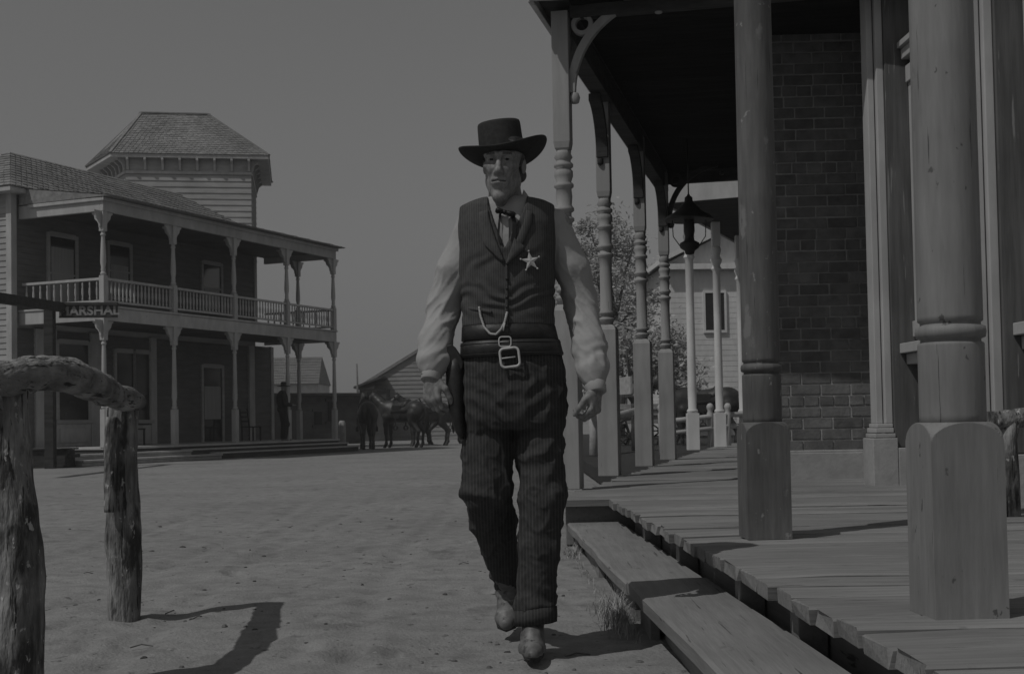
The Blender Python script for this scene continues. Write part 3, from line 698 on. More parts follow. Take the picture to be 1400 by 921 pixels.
# floors, steps
fl = MB(); fl.box(-.06, LEN+.12, -.12, DEP+.02, FL-.055, FL); obj('porch_floor', fl, 'white_paint', hb, bevel=.008)
sk_ = MB(); sk_.box(-.02, LEN+.05, -.06, DEP, .0, FL-.06); sk_.box(2.9, LEN+.1, -.40, -.065, .0, .24); sk_.box(3.7, LEN+.2, -.75, -.405, .0, .13)
obj('skirting', sk_, 'siding_dark', hb)  # skirting and right-hand risers darkened: eave shade put into the colour
sp = MB(); sp.box(-1.6, 2.88, -.46, -.07, .215, .265); sp.box(-1.6, 2.88, -.42, -.07, .0, .21); sp.box(-1.7, 3.66, -.86, -.465, .085, .135); sp.box(-1.7, 3.66, -.82, -.465, .0, .08)
sp.box(2.89, LEN+.12, -.44, -.066, .243, .285); sp.box(3.67, LEN+.22, -.80, -.41, .133, .17)
obj('steps', sp, 'white_paint', hb, bevel=.008)
bf = MB(); bf.box(-.10, LEN+.10, -.10, DEP+.02, BF-.05, BF); bf.box(-.07, LEN+.07, -.07, -.02, CE+.02, BF-.055); bf.box(-.07, -.02, -.02, DEP+.02, CE+.02, BF-.055); bf.box(LEN+.02, LEN+.07, -.02, DEP+.02, CE+.02, BF-.055)
obj('balcony_floor', bf, 'white_paint', hb, bevel=.008)
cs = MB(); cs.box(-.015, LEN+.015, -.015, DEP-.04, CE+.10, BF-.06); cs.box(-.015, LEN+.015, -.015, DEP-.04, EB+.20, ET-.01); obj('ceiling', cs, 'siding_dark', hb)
ev = MB(); ev.box(-.08, LEN+.08, -.08, .02, EB, ET-.02); ev.box(-.08, .02, .021, DEP-.03, EB, ET-.02); ev.box(LEN-.02, LEN+.08, .021, DEP-.03, EB, ET-.02)
ev.box(-.14, LEN+.14, -.14, -.081, ET-.10, ET-.015); ev.box(-.14, -.081, -.08, DEP-.4, ET-.10, ET-.015); ev.box(LEN+.081, LEN+.14, -.08, DEP-.4, ET-.10, ET-.015)
obj('eave_board', ev, 'white_paint', hb, bevel=.008)
# roofs
def shingles(mbd, A, B, C, D, rows, cols, th=.03):
    """quad A-B (eave), D-C (ridge) covered with lapped shingles"""
    A, B, C, D = map(Vector, (A, B, C, D)); n = (B-A).cross(D-A).normalized()
    for r in range(rows):
        v0, v1 = r/rows, min(1, (r+1.25)/rows)
        P0, Q0 = A.lerp(D, v0), B.lerp(C, v0); P1_, Q1 = A.lerp(D, v1), B.lerp(C, v1)
        nc = max(1, int(cols*(Q0-P0).length/max(.1, (B-A).length)))
        for c in range(nc):
            a, b = c/nc, (c+1)/nc-.004; j = rnd.uniform(-.01, .01); h = th*rnd.uniform(.7, 1.2)
            vs = [P0.lerp(Q0, a)+n*h, P0.lerp(Q0, b)+n*h, P1_.lerp(Q1, min(b, 1))+n*.004, P1_.lerp(Q1, a)+n*.004, P0.lerp(Q0, a), P0.lerp(Q0, b)]
            mbd.add(vs, [(0, 1, 2, 3), (4, 5, 1, 0)])
    return mbd
ZM, ZR = 7.03, 8.48; S0, SR, T0, T1 = 2.3, 4.5, -.7, 10.8
rm = MB()
shingles(rm, (T0, S0, ZM), (T1, S0, ZM), (8.6, SR, ZR), (1.5, SR, ZR), 14, 60)
shingles(rm, (T0, 2*SR-S0, ZM), (T0, S0, ZM), (1.5, SR, ZR), (1.49, SR, ZR), 14, 20); shingles(rm, (T1, S0, ZM), (T1, 2*SR-S0, ZM), (8.61, SR, ZR), (8.6, SR, ZR), 14, 20)
rm.add([(T0, S0, ZM), (T1, S0, ZM), (T1, 2*SR-S0, ZM), (T0, 2*SR-S0, ZM), (1.5, SR, ZR-.002), (8.6, SR, ZR-.002)], [(2, 3, 4, 5), (3, 2, 1, 0), (0, 1, 5, 4), (1, 2, 5), (3, 0, 4)])
r0 = obj('roof', rm, 'shingle', hb, recalc=False)
pr = MB()
shingles(pr, (-.16, -.36, ET+.0), (LEN+.22, -.36, ET+.0), (LEN-.1, S0+.3, ZM+.02), (-.13, S0+.3, ZM+.02), 12, 64)
shingles(pr, (LEN+.22, -.36, ET), (LEN+.22, S0+.5, ET), (LEN-.1, S0+.5, ZM+.02), (LEN-.1, S0+.3, ZM+.02), 12, 16)
pr.add([(-.16, -.36, ET), (LEN+.22, -.36, ET), (LEN-.1, S0+.3, ZM+.015), (-.13, S0+.3, ZM+.015), (-.13, S0+.3, ET), (LEN+.22, S0+.3, ET)], [(0, 1, 2, 3), (0, 4, 5, 1), (0, 3, 4)])
obj('porch_roof', pr, 'shingle', hb, recalc=False)
sf2 = MB(); sf2.box(T0+.02, T1, S0+.05, DEP+.05, ZM-.13, ZM-.012); sf2.box(T0+.01, -.32, DEP+.05, 6.6, ZM-.13, ZM-.012); obj('main_eave', sf2, 'white_paint', hb, bevel=.006)
# porch posts, two storeys
def hpost(z0, z1, square):
    m = MB(); w = .075; zq = z0+square
    m.box(-w, w, -w, w, z0, zq); L_ = z1-zq
    m.lathe([(.055, zq), (.075, zq+.03), (.075, zq+.06), (.05, zq+.09), (.062, zq+.14), (.05, zq+.2), (.072, zq+.32), (.068, zq+.5), (.052, z1-.75), (.046, z1-.62), (.066, z1-.60), (.066, z1-.57), (.05, z1-.55), (.055, z1-.5)], n=14)
    m.box(-w*.95, w*.95, -w*.95, w*.95, z1-.5, z1)
    k = MB()
    for d in ((1, 0), (-1, 0), (0, 1)):
        if d == (0, 1): fn = lambda u, v, t: Vector((t, .07+u, z1-.42+v))
        else: fn = lambda u, v, t, s=d[0]: Vector((s*(.072+u), t, z1-.42+v))
        k.prism([(0, 0), (.05, .03), (.06, .12), (.10, .18), (.17, .24), (.20, .34), (.26, .37), (.26, .42), (0, .42)], fn, -.022, .022)
    return m, k
up = hpost(BF, EB, .74); lw = hpost(FL, CE+.03, .95)
spots = [(0, 0), (2.72, 0), (5.44, 0), (8.16, 0), (LEN, 0), (LEN, 1.35)]
def sub(parent, name, M, world=None):
    e = bpy.data.objects.new(name, None); COL.objects.link(e); e.parent = parent; e.matrix_local = M; XF[e.name] = XF[parent.name] @ M; return e
first = {}
for key, (pm, km) in (('upper', up), ('lower', lw)):
    for i, (x, y) in enumerate(spots):
        e = sub(hb, 'porch_post', Matrix.Translation((x, y, 0)))
        if i == 0: first[key] = (obj('turned_shaft', pm, 'white_paint', e, bevel=.006), obj('bracket', km, 'white_paint', e))
        else:
            for q in first[key]: c = q.copy(); COL.objects.link(c); c.parent = e
# railings
def railing(A, B, n):
    A, B = Vector(A), Vector(B); m = MB(); d = B-A
    m.bar(A+Vector((0, 0, RT-.03)), B+Vector((0, 0, RT-.03)), .085, .06); m.bar(A+Vector((0, 0, BF+.11)), B+Vector((0, 0, BF+.11)), .05, .05)
    for i in range(n):
        p = A+d*((i+.5)/n); z = BF+.13; h = RT-.06-z
        m.lathe([(.020, z), (.024, z+h*.12), (.016, z+h*.2), (.030, z+h*.42), (.026, z+h*.6), (.016, z+h*.72), (.022, z+h*.8), (.018, z+h)], (p.x, p.y, 0), 7)
    obj('railing', m, 'white_paint', hb)
for a, b in ((0, 2.72), (2.72, 5.44), (5.44, 8.16), (8.16, LEN)): railing((a+.08, 0, 0), (b-.08, 0, 0), 18)
railing((0, .09, 0), (0, DEP-.1, 0), 11); railing((LEN, .09, 0), (LEN, 1.27, 0), 5); railing((LEN, 1.43, 0), (LEN, DEP-.05, 0), 5)
# the square tower with a truncated hip roof
inv = MH.inverted()
def hl(p): return inv @ Vector(p)
tA, tB = at(150, 213, 44.0), at(368, 217, 44.9); ze = tA.z; tB.z = ze
tC = at(117, 231, 46.4); tC.z = ze
uT = (tB-tA).normalized(); vT = Vector((-uT.y, uT.x, 0))
tD = tB+vT*5.2; tE = tA+vT*5.4-uT*1.0
eav = [tA, tB, tD, tE, tC]
cen = sum(eav, Vector())/5
def inset(P, d): return [p+((cen-p).normalized()*d) for p in P]
wallp = [tA+uT*.5+vT*.26, tB-uT*.64+vT*.26, tD-uT*.62-vT*.4, tE+uT*.7-vT*.3, tC+uT*.75-vT*.05]
tw = MB(); zb = ze-3.1
tw.prism([(p.x, p.y) for p in wallp], lambda u, v, t: hl((u, v, t)), zb, ze-.03)
for i in range(5):
    a, b = wallp[i], wallp[(i+1) % 5]; d = (b-a).normalized(); nn = Vector((d.y, -d.x, 0))
    clap(tw, 0, (b-a).length, zb, ze-.55, lambda s_, o, z, a=a, d=d, nn=nn: hl((a.x+d.x*s_+nn.x*o, a.y+d.y*s_+nn.y*o, z)), .21, .03)
te = obj('tower_wall', tw, 'siding', hb, recalc=True)
tt = MB()
for i in range(5):
    a, b = wallp[i], wallp[(i+1) % 5]; d = (b-a).normalized(); nn = Vector((d.y, -d.x, 0)); e = lambda s_, o, z: hl((a.x+d.x*s_+nn.x*o, a.y+d.y*s_+nn.y*o, z))
    tt.prism([(-.01, ze-.56), ((b-a).length+.01, ze-.56), ((b-a).length+.01, ze-.46), (-.01, ze-.46)], lambda u, v, t: e(u, t, v), .01, .05)
    n_ = 8 if i == 0 else 6
    for q in range(n_):
        s_ = (b-a).length*(q+.12)/(n_-.76); tt.prism([(.0, ze-.44), (.05, ze-.44), (.12, ze-.20), (.24, ze-.10), (.24, ze-.03), (0, ze-.03)], lambda u, v, t: e(s_+t, u+.01, v), -.04, .04)
    if i in (0, 1): tt.prism([(0, zb+.45), (.34, zb+.42), (.36, zb+.50), (0, zb+.56)], lambda u, v, t: e(t, u, v), (b-a).length*.55 if i == 0 else 0, (b-a).length+(.3 if i == 0 else 0))
obj('tower_bracket', tt, 'white_paint', hb)
ts = MB(); ts.prism([(p.x, p.y) for p in inset(eav, .03)], lambda u, v, t: hl((u, v, t)), ze-.025, ze+.10); obj('tower_eave', ts, 'white_paint', hb, bevel=.01)
top = [at(193, 155, 45.9), at(285, 158, 46.3)]; zt = top[0].z; top[1].z = zt
top += [top[1]+vT*1.2, top[0]+vT*1.3, top[0]+vT*.5-uT*.12]
tr = MB()
for i in range(5): shingles(tr, hl(eav[i]+Vector((0, 0, .105))), hl(eav[(i+1) % 5]+Vector((0, 0, .105))), hl(top[(i+1) % 5]), hl(top[i]), 22, 34 if i == 0 else 26, .025)
tr.add([hl(p+Vector((0, 0, .102))) for p in eav]+[hl(p) for p in top], [(i, (i+1) % 5, 5+(i+1) % 5, 5+i) for i in range(5)]+[(5, 6, 7, 8, 9), (4, 3, 2, 1, 0)])
for i in range(5): tr.bar(hl(eav[i]+Vector((0, 0, .12))), hl(top[i]+Vector((0, 0, .01))), .12, .05)
for i in range(5): tr.bar(hl(top[i]+Vector((0, 0, .02))), hl(top[(i+1) % 5]+Vector((0, 0, .02))), .14, .05)
obj('tower_roof', tr, 'shingle', hb, recalc=False)

# chairs on its porch
def chair_at(M, label):
    t = thing('porch_chair', label, 'chair', M, 'chairs on the shaded porch')
    m = MB(); m.box(-.24, .24, -.22, .24, .42, .46); obj('seat', m, 'dark_wood', t, bevel=.006)
    for sx in (-.2, .2):
        obj('leg', MB().bar((sx, -.2, 0), (sx, -.2, .42), .04), 'dark_wood', t)
        obj('leg', MB().tube([(sx, .22, 0), (sx, .22, .45), (sx, .30, 1.02)], .022, 8), 'dark_wood', t)
    b = MB()
    for z in (.62, .76, .90): b.bar((-.2, .235+.06*(z-.45)/.57, z), (.2, .235+.06*(z-.45)/.57, z), .02, .06)
    obj('backrest', b, 'dark_wood', t)
    return t
chair_at(MH @ Matrix.Translation((3.35, 1.9, FL)), 'dark wooden chair on the porch, below the large window left of the door')
chair_at(MH @ Matrix.Translation((8.95, 1.9, FL)), 'dark wooden chair on the porch, right of the shaded door')

# ================================================================ HITCHING RAIL IN FRONT, LEFT
hr = thing('hitching_rail', 'rough bark-covered hitching rail with an arched log on two posts', 'hitching rail', Matrix.Translation((-1.75, 5.1, 0)))
def rough(name, pts, rad, m, seed, n=26, sub_=8, amp=.014, ends='bark'):
    """a split, peeled log along a spline"""
    P = []; Rr = []
    for i in range(len(pts)-1):
        p0 = Vector(pts[max(i-1, 0)]); p1 = Vector(pts[i]); p2 = Vector(pts[i+1]); p3 = Vector(pts[min(i+2, len(pts)-1)])
        for q in range(sub_):
            t = q/sub_; P.append(.5*((2*p1)+(p2-p0)*t+(2*p0-5*p1+4*p2-p3)*t*t+(3*p1-p0-3*p2+p3)*t**3)); Rr.append(rad[i]+(rad[i+1]-rad[i])*t)
    P.append(Vector(pts[-1])); Rr.append(rad[-1])
    mb = MB().tube(P, Rr, n)
    out = []
    for i, v in enumerate(mb.v):
        c = P[min(i//n, len(P)-1)] if i < n*len(P) else None
        if c is not None:
            d = (v-c).normalized()
            g = noise.noise((v.x*9+seed, v.y*9, v.z*4))*.9+noise.noise((v.x*30+seed, v.y*30, v.z*12))*.45
            cr = noise.noise((v.x*16+seed, v.y*16, v.z*2.2)); g -= max(0, .55-abs(cr)*6)*.5
            v = v+d*amp*g
        out.append(v)
    mb.v = out
    nn = len(P)*n
    mb.v[nn:nn+n] = mb.v[:n]; mb.v[nn+n:nn+2*n] = mb.v[nn-n:nn]
    return obj(name, mb, m, hr, world=True)
q1 = at(24, 921, 4.25); q1.z = -.05
rough('post', [q1, (q1.x-.003, q1.y, .40), (q1.x-.028, q1.y, .72), (q1.x-.045, q1.y+.01, 1.055)], [.088, .086, .080, .072], 'bark', 2.0, 34, 16)
q2 = gp(170, 843); q2.z = -.06
rough('post', [q2, (q2.x-.004, q2.y, .4), (q2.x-.012, q2.y, .8), (q2.x-.004, q2.y, .995)], [.077, .076, .076, .07], 'bark', 5.0, 32, 14)
LG = [at(-70, 520, 4.0), at(-22, 522, 4.1), at(20, 516, 4.25), at(58, 509, 4.5), at(100, 515, 4.85), at(140, 533, 5.35), at(172, 546, 5.85), at(187, 549, 6.0)]
rough('log', LG, [.052, .056, .060, .063, .066, .062, .055, .047], 'bark_log', 9.0, 30, 12, .012)
stub = at(2, 541, 4.02); rough('log_butt', [at(-60, 552, 3.95), at(-20, 545, 4.0), stub], [.055, .054, .05], 'bark_log', 12, 24, 6, .008)
# support stake leaning on the second post
rough('splint', [at(150, 700, 5.83), at(151, 640, 5.84), at(153, 570, 5.85)], [.022, .03, .026], 'bark', 14, 16, 8, .008)

# ================================================================ MARSHAL SIGN
sD = 29.0; so_ = at(69, 600, sD); so_.z = 0
sg = thing('street_sign', 'dark hanging sign board lettered MARSHAL on a post with a beam', 'sign', Matrix.Translation(so_))
pz = at(69, 418, sD).z
obj('post', MB().bar((so_.x, so_.y, -.1), (so_.x, so_.y, pz), .21), 'dark_wood', sg, world=True, bevel=.01)
b1 = MB(); b1.bar(at(-110, 391, sD-7), at(84, 420, sD), .20, .20); obj('beam', b1, 'dark_wood', sg, world=True, bevel=.01)
b2 = MB(); b2.bar(at(60, 415.5, sD-.02), at(161, 415.5, sD-.02), .10, .07); obj('hanger_bar', b2, 'dark_wood', sg, world=True, bevel=.006)
cL, cR = at(81, 425.5, sD), at(161, 425, sD); hgt = .285; ux = (cR-cL).normalized()
bd = MB(); bd.bar(cL, cR, .03, hgt)
board_ = obj('sign_board', bd, 'sign_board', sg, world=True, bevel=.004)
frm = MB()
for s_ in (-1, 1): frm.bar(cL+Vector((0, -.02, s_*hgt/2)), cR+Vector((0, -.02, s_*hgt/2)), .03, .02)
obj('sign_frame', frm, 'iron', sg, world=True)
cu = bpy.data.curves.new('lettering', 'FONT'); cu.body = 'MARSHAL'; cu.size = .31; cu.extrude = .004; cu.offset = .010; cu.align_x = 'CENTER'; cu.align_y = 'CENTER'; cu.space_character = 1.02
cu.materials.append(MATS['sign_letter'])
tmp = bpy.data.objects.new('lettering', cu); COL.objects.link(tmp); bpy.context.view_layer.update()
lm_ = bpy.data.meshes.new_from_object(tmp.evaluated_get(bpy.context.evaluated_depsgraph_get())); bpy.data.objects.remove(tmp)
to = bpy.data.objects.new('lettering', lm_); COL.objects.link(to); to.parent = board_
mid = cL.lerp(cR, .515)-so_+Vector((0, -.023, .0))
rotm = Matrix(((ux.x, 0, -ux.y*-1, 0), (ux.y, 0, -1, 0), (ux.z, 1, 0, 0), (0, 0, 0, 1)))
to.matrix_local = Matrix.Translation(mid) @ Matrix.Rotation(math.atan2(ux.y, ux.x), 4, 'Z') @ Matrix.Rotation(PI/2, 4, 'X')
to.scale = (1.0, .92, 1)
# dark plank trough by its foot and the pale wooden stub near the steps
dk = at(72, 634, 29.6); dk.z = 0
tro = thing('water_trough', 'long dark wooden trough on the ground below the hanging sign', 'trough', Matrix.Translation(dk))
m = MB(); m.box(-.62, .45, -.28, .28, .0, .04); m.box(-.60, .43, -.26, -.21, .041, .40); m.box(-.60, .43, .21, .26, .041, .40); m.box(-.60, -.55, -.209, .209, .041, .40); m.box(.38, .43, -.209, .209, .041, .40)
obj('box', m, 'dark_wood', tro, bevel=.01)
m = MB(); m.box(-.66, .50, -.32, -.20, .402, .44); m.box(-.66, .50, .20, .32, .402, .44); m.box(.431, .56, -.24, .24, .22, .30)
obj('rim', m, 'dark_wood', tro, bevel=.01)

# ================================================================ BACKGROUND OF THE STREET, LEFT OF THE MAN
# long low dark building
A_ = at(405, 600, 56); A_.z = 0; B_ = at(493, 600, 58); B_.z = 0
lb = thing('low_building', 'low dark building with small square openings behind the porch', 'building', frame(A_, B_-A_))
L_ = (B_-A_).length; hz = at(450, 541, 57.5).z
m = MB(); m.box(-1.5, L_, 0, 5, 0, hz); obj('wall', m, 'adobe', lb)
m = MB(); m.box(-1.7, L_+.2, -.25, 5.2, hz+.002, hz+.12); obj('roof', m, 'siding_dark', lb, bevel=.02)
for x0, x1, y0, y1 in ((418, 431, 563, 581), (444, 458, 549, 576)):
    a = at(x0, y1, 57.2); b = at(x1, y0, 57.2); sx0 = (a-A_).length*1.0; sx1 = (b-A_).dot((B_-A_).normalized())
    sx0 = (a-A_).dot((B_-A_).normalized())
    w_ = obj('window', MB().box(sx0, sx1, -.05, .05, a.z, b.z), 'void', lb); obj('sill', MB().box(sx0-.12, sx1+.12, -.08, .0, a.z-.12, a.z-.003), 'adobe', w_); obj('lintel', MB().box(sx0-.12, sx1+.12, -.08, .0, b.z+.003, b.z+.12), 'adobe', w_)
# house with the grey roof farther back
A_ = at(352, 600, 80); A_.z = 0; B_ = at(438, 600, 80); B_.z = 0
gh_ = thing('far_house', 'pale house with a plain grey roof seen beyond the end of the porch', 'house', frame(A_, B_-A_)); L_ = (B_-A_).length
z0, z1 = at(400, 525, 80).z, at(400, 487, 80).z
obj('wall', clap(MB().box(.1, L_-.1, .02, 5, 0, z0), .1, L_-.1, 0, z0, lambda a, o, z: Vector((a, -o, z)), .25), 'white_paint', gh_)
m = MB(); shingles(m, (-.05, -.3, z0), (L_, -.3, z0), (L_, 1.2, z1), (-.05, 1.2, z1), 10, 30, .03); m.add([(-.05, -.3, z0), (L_, -.3, z0), (L_, 1.2, z1), (-.05, 1.2, z1), (-.05, 5, z0), (L_, 5, z0)], [(0, 1, 2, 3), (3, 2, 5, 4), (0, 4, 5, 1), (1, 5, 2), (0, 3, 4)])
obj('roof', m, 'siding_grey', gh_, recalc=False)
# barn
bD_ = 66.0; A_ = at(513, 600, bD_); A_.z = 0; B_ = at(668, 600, bD_); B_.z = 0
bn = thing('barn', 'weathered grey clapboard barn with a sloping roof behind the horses', 'barn', frame(A_, B_-A_)); L_ = (B_-A_).length
zl, zr = at(513, 519, bD_).z, at(600, 466, bD_).z; half = L_*.56
m = MB(); m.add([(0, .02, 0), (L_, .02, 0), (L_, .02, zl), (half, .02, zr), (0, .02, zl), (0, 6, 0), (L_, 6, 0), (L_, 6, zl), (half, 6, zr), (0, 6, zl)], [(0, 1, 2, 3, 4), (5, 9, 8, 7, 6), (0, 5, 6, 1), (0, 4, 9, 5), (1, 6, 7, 2)])
z = 0
while z < zr-.1:
    a = 0 if z < zl else half*(z-zl)/(zr-zl); b = L_-a*(L_-half)/half
    vs = [Vector((x, -o, zz)) for x in (a, b) for o, zz in ((.03, z), (.003, z+.22), (-.02, z+.22), (-.02, z))]; m.add(vs, [(0, 4, 5, 1), (0, 3, 7, 4), (0, 1, 2, 3), (4, 7, 6, 5)]); z += .22
obj('wall', m, 'barn_wood', bn)
m = MB(); nrm = Vector((-(zr-zl), 0, half)).normalized(); o0 = Vector((-.9, 0, zl-.9*(zr-zl)/half)); 
m.bar(Vector((-.75, 3, zl-.75*(zr-zl)/half+.09)), Vector((half, 3, zr+.09)), 6.9, .14, up=(0, 1, 0)) if 0 else None
for s_, (xa, za, xb, zb_) in enumerate(((-.75, zl-.75*(zr-zl)/half, half, zr), (L_+.75, zl-.75*(zr-zl)/(L_-half), half, zr))):
    m.add([(xa, y, za+dz) if k == 0 else (xb, y, zb_+dz) for k in (0, 1) for y in (-.14, 6.4) for dz in (.03, .20)], [(0, 1, 3, 2), (4, 6, 7, 5), (0, 4, 5, 1), (2, 3, 7, 6), (0, 2, 6, 4), (1, 5, 7, 3)])
obj('roof', m, 'shingle', bn, recalc=True)
# lean-to shed roof and pole next to it
A_ = at(488, 600, 64); A_.z = 0
ln = thing('lean_to', 'small low lean-to with a slanted roof beside the barn', 'shed', Matrix.Translation(A_))
zl2, zr2 = at(488, 531, 64).z, at(512, 522, 64).z
m = MB(); m.box(.15, 1.5, 0, 3, 0, zl2-.02); obj('wall', m, 'adobe', ln)
m = MB(); m.add([(x, y, z+dz) for x, z in ((-.1, zl2), (1.35, zr2+.2)) for y in (-.3, 3.2) for dz in (0, .1)], [(0, 1, 3, 2), (4, 6, 7, 5), (0, 4, 5, 1), (2, 3, 7, 6), (0, 2, 6, 4), (1, 5, 7, 3)]); obj('roof', m, 'siding_dark', ln, recalc=True)
A_ = at(490.5, 600, 63); A_.z = 0; zt_ = at(490, 497, 63).z
pole = MB().tube([A_+Vector((0, 0, -.1)), Vector((A_.x-.02, A_.y, zt_*.6)), Vector((A_.x-.05, A_.y, zt_))], [.07, .055, .04], 8)
tag(obj('pole', pole, 'siding_grey'), 'thin bare wooden pole standing by the lean-to roof', 'pole')
A_ = at(468, 603, 46); A_.z = 0
pale = MB().tube([A_+Vector((0, 0, -.1)), A_+Vector((.01, 0, .5)), A_+Vector((0, 0, .93)), A_+Vector((0, 0, 1.0))], [.13, .125, .12, .08], 14, jit=.06)
tag(obj('bollard', pale, 'pale_hide'), 'short pale round post in the street left of the first horse', 'post')

# ================================================================ RIGHT BACKGROUND: FAR PORCH, WHITE HOUSE, TREES, RAILS, WAGON
Q1, Q2 = gp(948, 615, ZB), gp(985, 611, ZB)
fp = thing('far_porch', 'pale far porch with slim turned posts and a dark roof beyond the hanging lamp', 'porch', Matrix.Translation(Q1))
eq = (Q2-Q1); eq.z = 0; eq.normalize(); fq = Vector((eq.y, -eq.x, 0))
zc = at(948, 272, 20.8).z
pm = MB(); w = .10
pm.box(-w, w, -w, w, 0, .62); pm.lathe([(.085, .62), (.10, .66), (.07, .70), (.075, 1.0), (.068, 2.3), (.07, zc-ZB-.9), (.10, zc-ZB-.86), (.07, zc-ZB-.80), (.11, zc-ZB-.70), (.07, zc-ZB-.62), (.10, zc-ZB-.5), (.07, zc-ZB-.44)], n=16); pm.box(-.075, .075, -.075, .075, zc-ZB-.45, zc-ZB)
p0 = None
for i in range(4):
    o = Q1+eq*((Q2-Q1).length*i)
    pe = sub(fp, 'porch_post', Matrix.Translation(o-Q1))
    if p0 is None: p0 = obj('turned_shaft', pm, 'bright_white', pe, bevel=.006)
    else: c = p0.copy(); COL.objects.link(c); c.parent = pe
c0 = Q1-eq*.55-fq*.25; zz = zc
m = MB(); m.add([c0+fq*u+eq*v+Vector((0, 0, z-c0.z)) for u, v in ((0, 0), (5, 0), (5, 9), (0, 9)) for z in (zz, zz+.22)], [(0, 2, 4, 6), (7, 5, 3, 1), (0, 1, 3, 2), (2, 3, 5, 4), (4, 5, 7, 6), (6, 7, 1, 0)]); obj('roof', m, 'dark_wood', fp, world=True, recalc=True)
m = MB(); m.bar(c0+fq*-.05-eq*.05+Vector((0, 0, zz+.12-c0.z)), c0+fq*5-eq*.05+Vector((0, 0, zz+.12-c0.z)), .05, .27); m.bar(c0-fq*.04+eq*.02+Vector((0, 0, zz+.12-c0.z)), c0-fq*.04+eq*9+Vector((0, 0, zz+.12-c0.z)), .05, .25)
obj('fascia', m, 'white_paint', fp, world=True)
# white gabled house
hD = 48.0; A_ = at(921, 600, hD); A_.z = 0
wh = thing('white_house', 'white gabled house with dark windows beyond the far porch posts', 'house', frame(A_, (1, .05, 0)))
ze_ = at(950, 357, hD).z; Lw = 7.6; zp = ze_+1.9
m = MB(); m.add([(0, .02, 0), (Lw, .02, 0), (Lw, .02, ze_), (Lw/2, .02, zp), (0, .02, ze_), (0, 8, 0), (Lw, 8, 0), (Lw, 8, ze_), (Lw/2, 8, zp), (0, 8, ze_)], [(0, 1, 2, 3, 4), (5, 9, 8, 7, 6), (0, 5, 6, 1), (0, 4, 9, 5), (1, 6, 7, 2)])
clap(m, 0, Lw, 0, ze_-.3, lambda a, o, z: Vector((a, -o, z)), .2, .012)
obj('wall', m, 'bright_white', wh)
m = MB()
for xa, xb in ((-.35, Lw/2), (Lw+.35, Lw/2)):
    za = ze_-.08; m.add([(x, y, z+dz) for x, z in ((xa, za), (xb, zp)) for y in (-.4, 8.3) for dz in (.02, .2)], [(0, 1, 3, 2), (4, 6, 7, 5), (0, 4, 5, 1), (2, 3, 7, 6), (0, 2, 6, 4), (1, 5, 7, 3)])
m.box(-.3, Lw+.3, -.34, .0, ze_-.33, ze_-.12)
obj('roof', m, 'bright_white', wh, recalc=True)
for i, (x, zlo, zhi) in enumerate(((1.3, 4.15, 5.55), (1.3, .6, 1.9), (3.4, 4.15, 5.55), (3.4, .6, 1.9), (5.4, 4.15, 5.55))):
    f = MB(); f.box(x-.08, x, -.09, .0, zlo-.1, zhi+.1); f.box(x+.72, x+.8, -.09, .0, zlo-.1, zhi+.1); f.box(x+.001, x+.719, -.09, 0, zhi, zhi+.1); f.box(x+.001, x+.719, -.09, 0, zlo-.1, zlo); f.box(x+.33, x+.39, -.085, 0, zlo, zhi)
    we = obj('window', f, 'bright_white', wh); obj('pane', MB().box(x, x+.72, -.06, -.001, zlo, zhi), 'void', we)
# trees
def tree(o, hgt, rad, zc0, n, seed, label, lean=0.0):
    rr = random.Random(seed); t = thing('street_tree', label, 'tree', Matrix.Translation(o), 'trees at the far end of the street')
    tm = MB(); tips = []
    tm.tube([(0, 0, -.1), (.1, 0, zc0*.5), (.05+lean, 0, zc0), (lean*1.6, .1, zc0+rad*.6)], [.24, .2, .16, .07], 10, jit=.15, seed=seed)
    for i in range(16):
        a = rr.random()*2*PI; z0 = zc0*rr.uniform(.7, 1.3); l = rad*rr.uniform(.5, 1.0); e = Vector((lean+math.cos(a)*l, math.sin(a)*l, z0+rr.uniform(.2, 1)*(hgt-z0)*.9))
        m_ = Vector((lean*.6, 0, z0)).lerp(e, .5)+Vector((rr.uniform(-.2, .2), rr.uniform(-.2, .2), .25)); tm.tube([(lean*.5, 0, z0), m_, e], [.07, .045, .015], 6); tips.append(e); tips.append(m_.lerp(e, .5))
    obj('trunk', tm, 'trunk', t)
    lv = MB(); cl_ = [(p+Vector((rr.gauss(0, .3), rr.gauss(0, .3), rr.gauss(0, .3))), rr.uniform(.35, .8)) for p in tips for _ in range(2)]
    for i in range(n):
        c, s_ = rr.choice(cl_); p = c+Vector((rr.gauss(0, 1), rr.gauss(0, 1), rr.gauss(0, .8)))*s_*.5
        a = Vector((rr.gauss(0, 1), rr.gauss(0, 1), rr.gauss(0, .6))).normalized(); b = a.orthogonal().normalized(); q = rr.uniform(.05, .12)
        lv.add([p-a*q, p+b*q*.45, p+a*q, p-b*q*.45], [(0, 1, 2, 3)])
    obj('crown', lv, 'leaf', t, recalc=False)
for (x, d, h, r_, z0, n, sd, lb_) in ((845, 46, 8.2, 2.2, 3.4, 7000, 3, 'sparse pale tree seen between the second and third turned posts'), (905, 55, 7.4, 2.4, 2.6, 6500, 5, 'leafy tree just left of the white gabled house'), (790, 60, 9.0, 2.2, 4.2, 5500, 8, 'thin hazy tree beside the sleeve of the walking man, left of the other trees'), (868, 42, 4.6, 1.9, 1.4, 6000, 12, 'low bushy dark tree behind the third and fourth turned posts')):
    o = at(x, 600, d); o.z = 0; tree(o, h, r_, z0, n, sd, lb_)
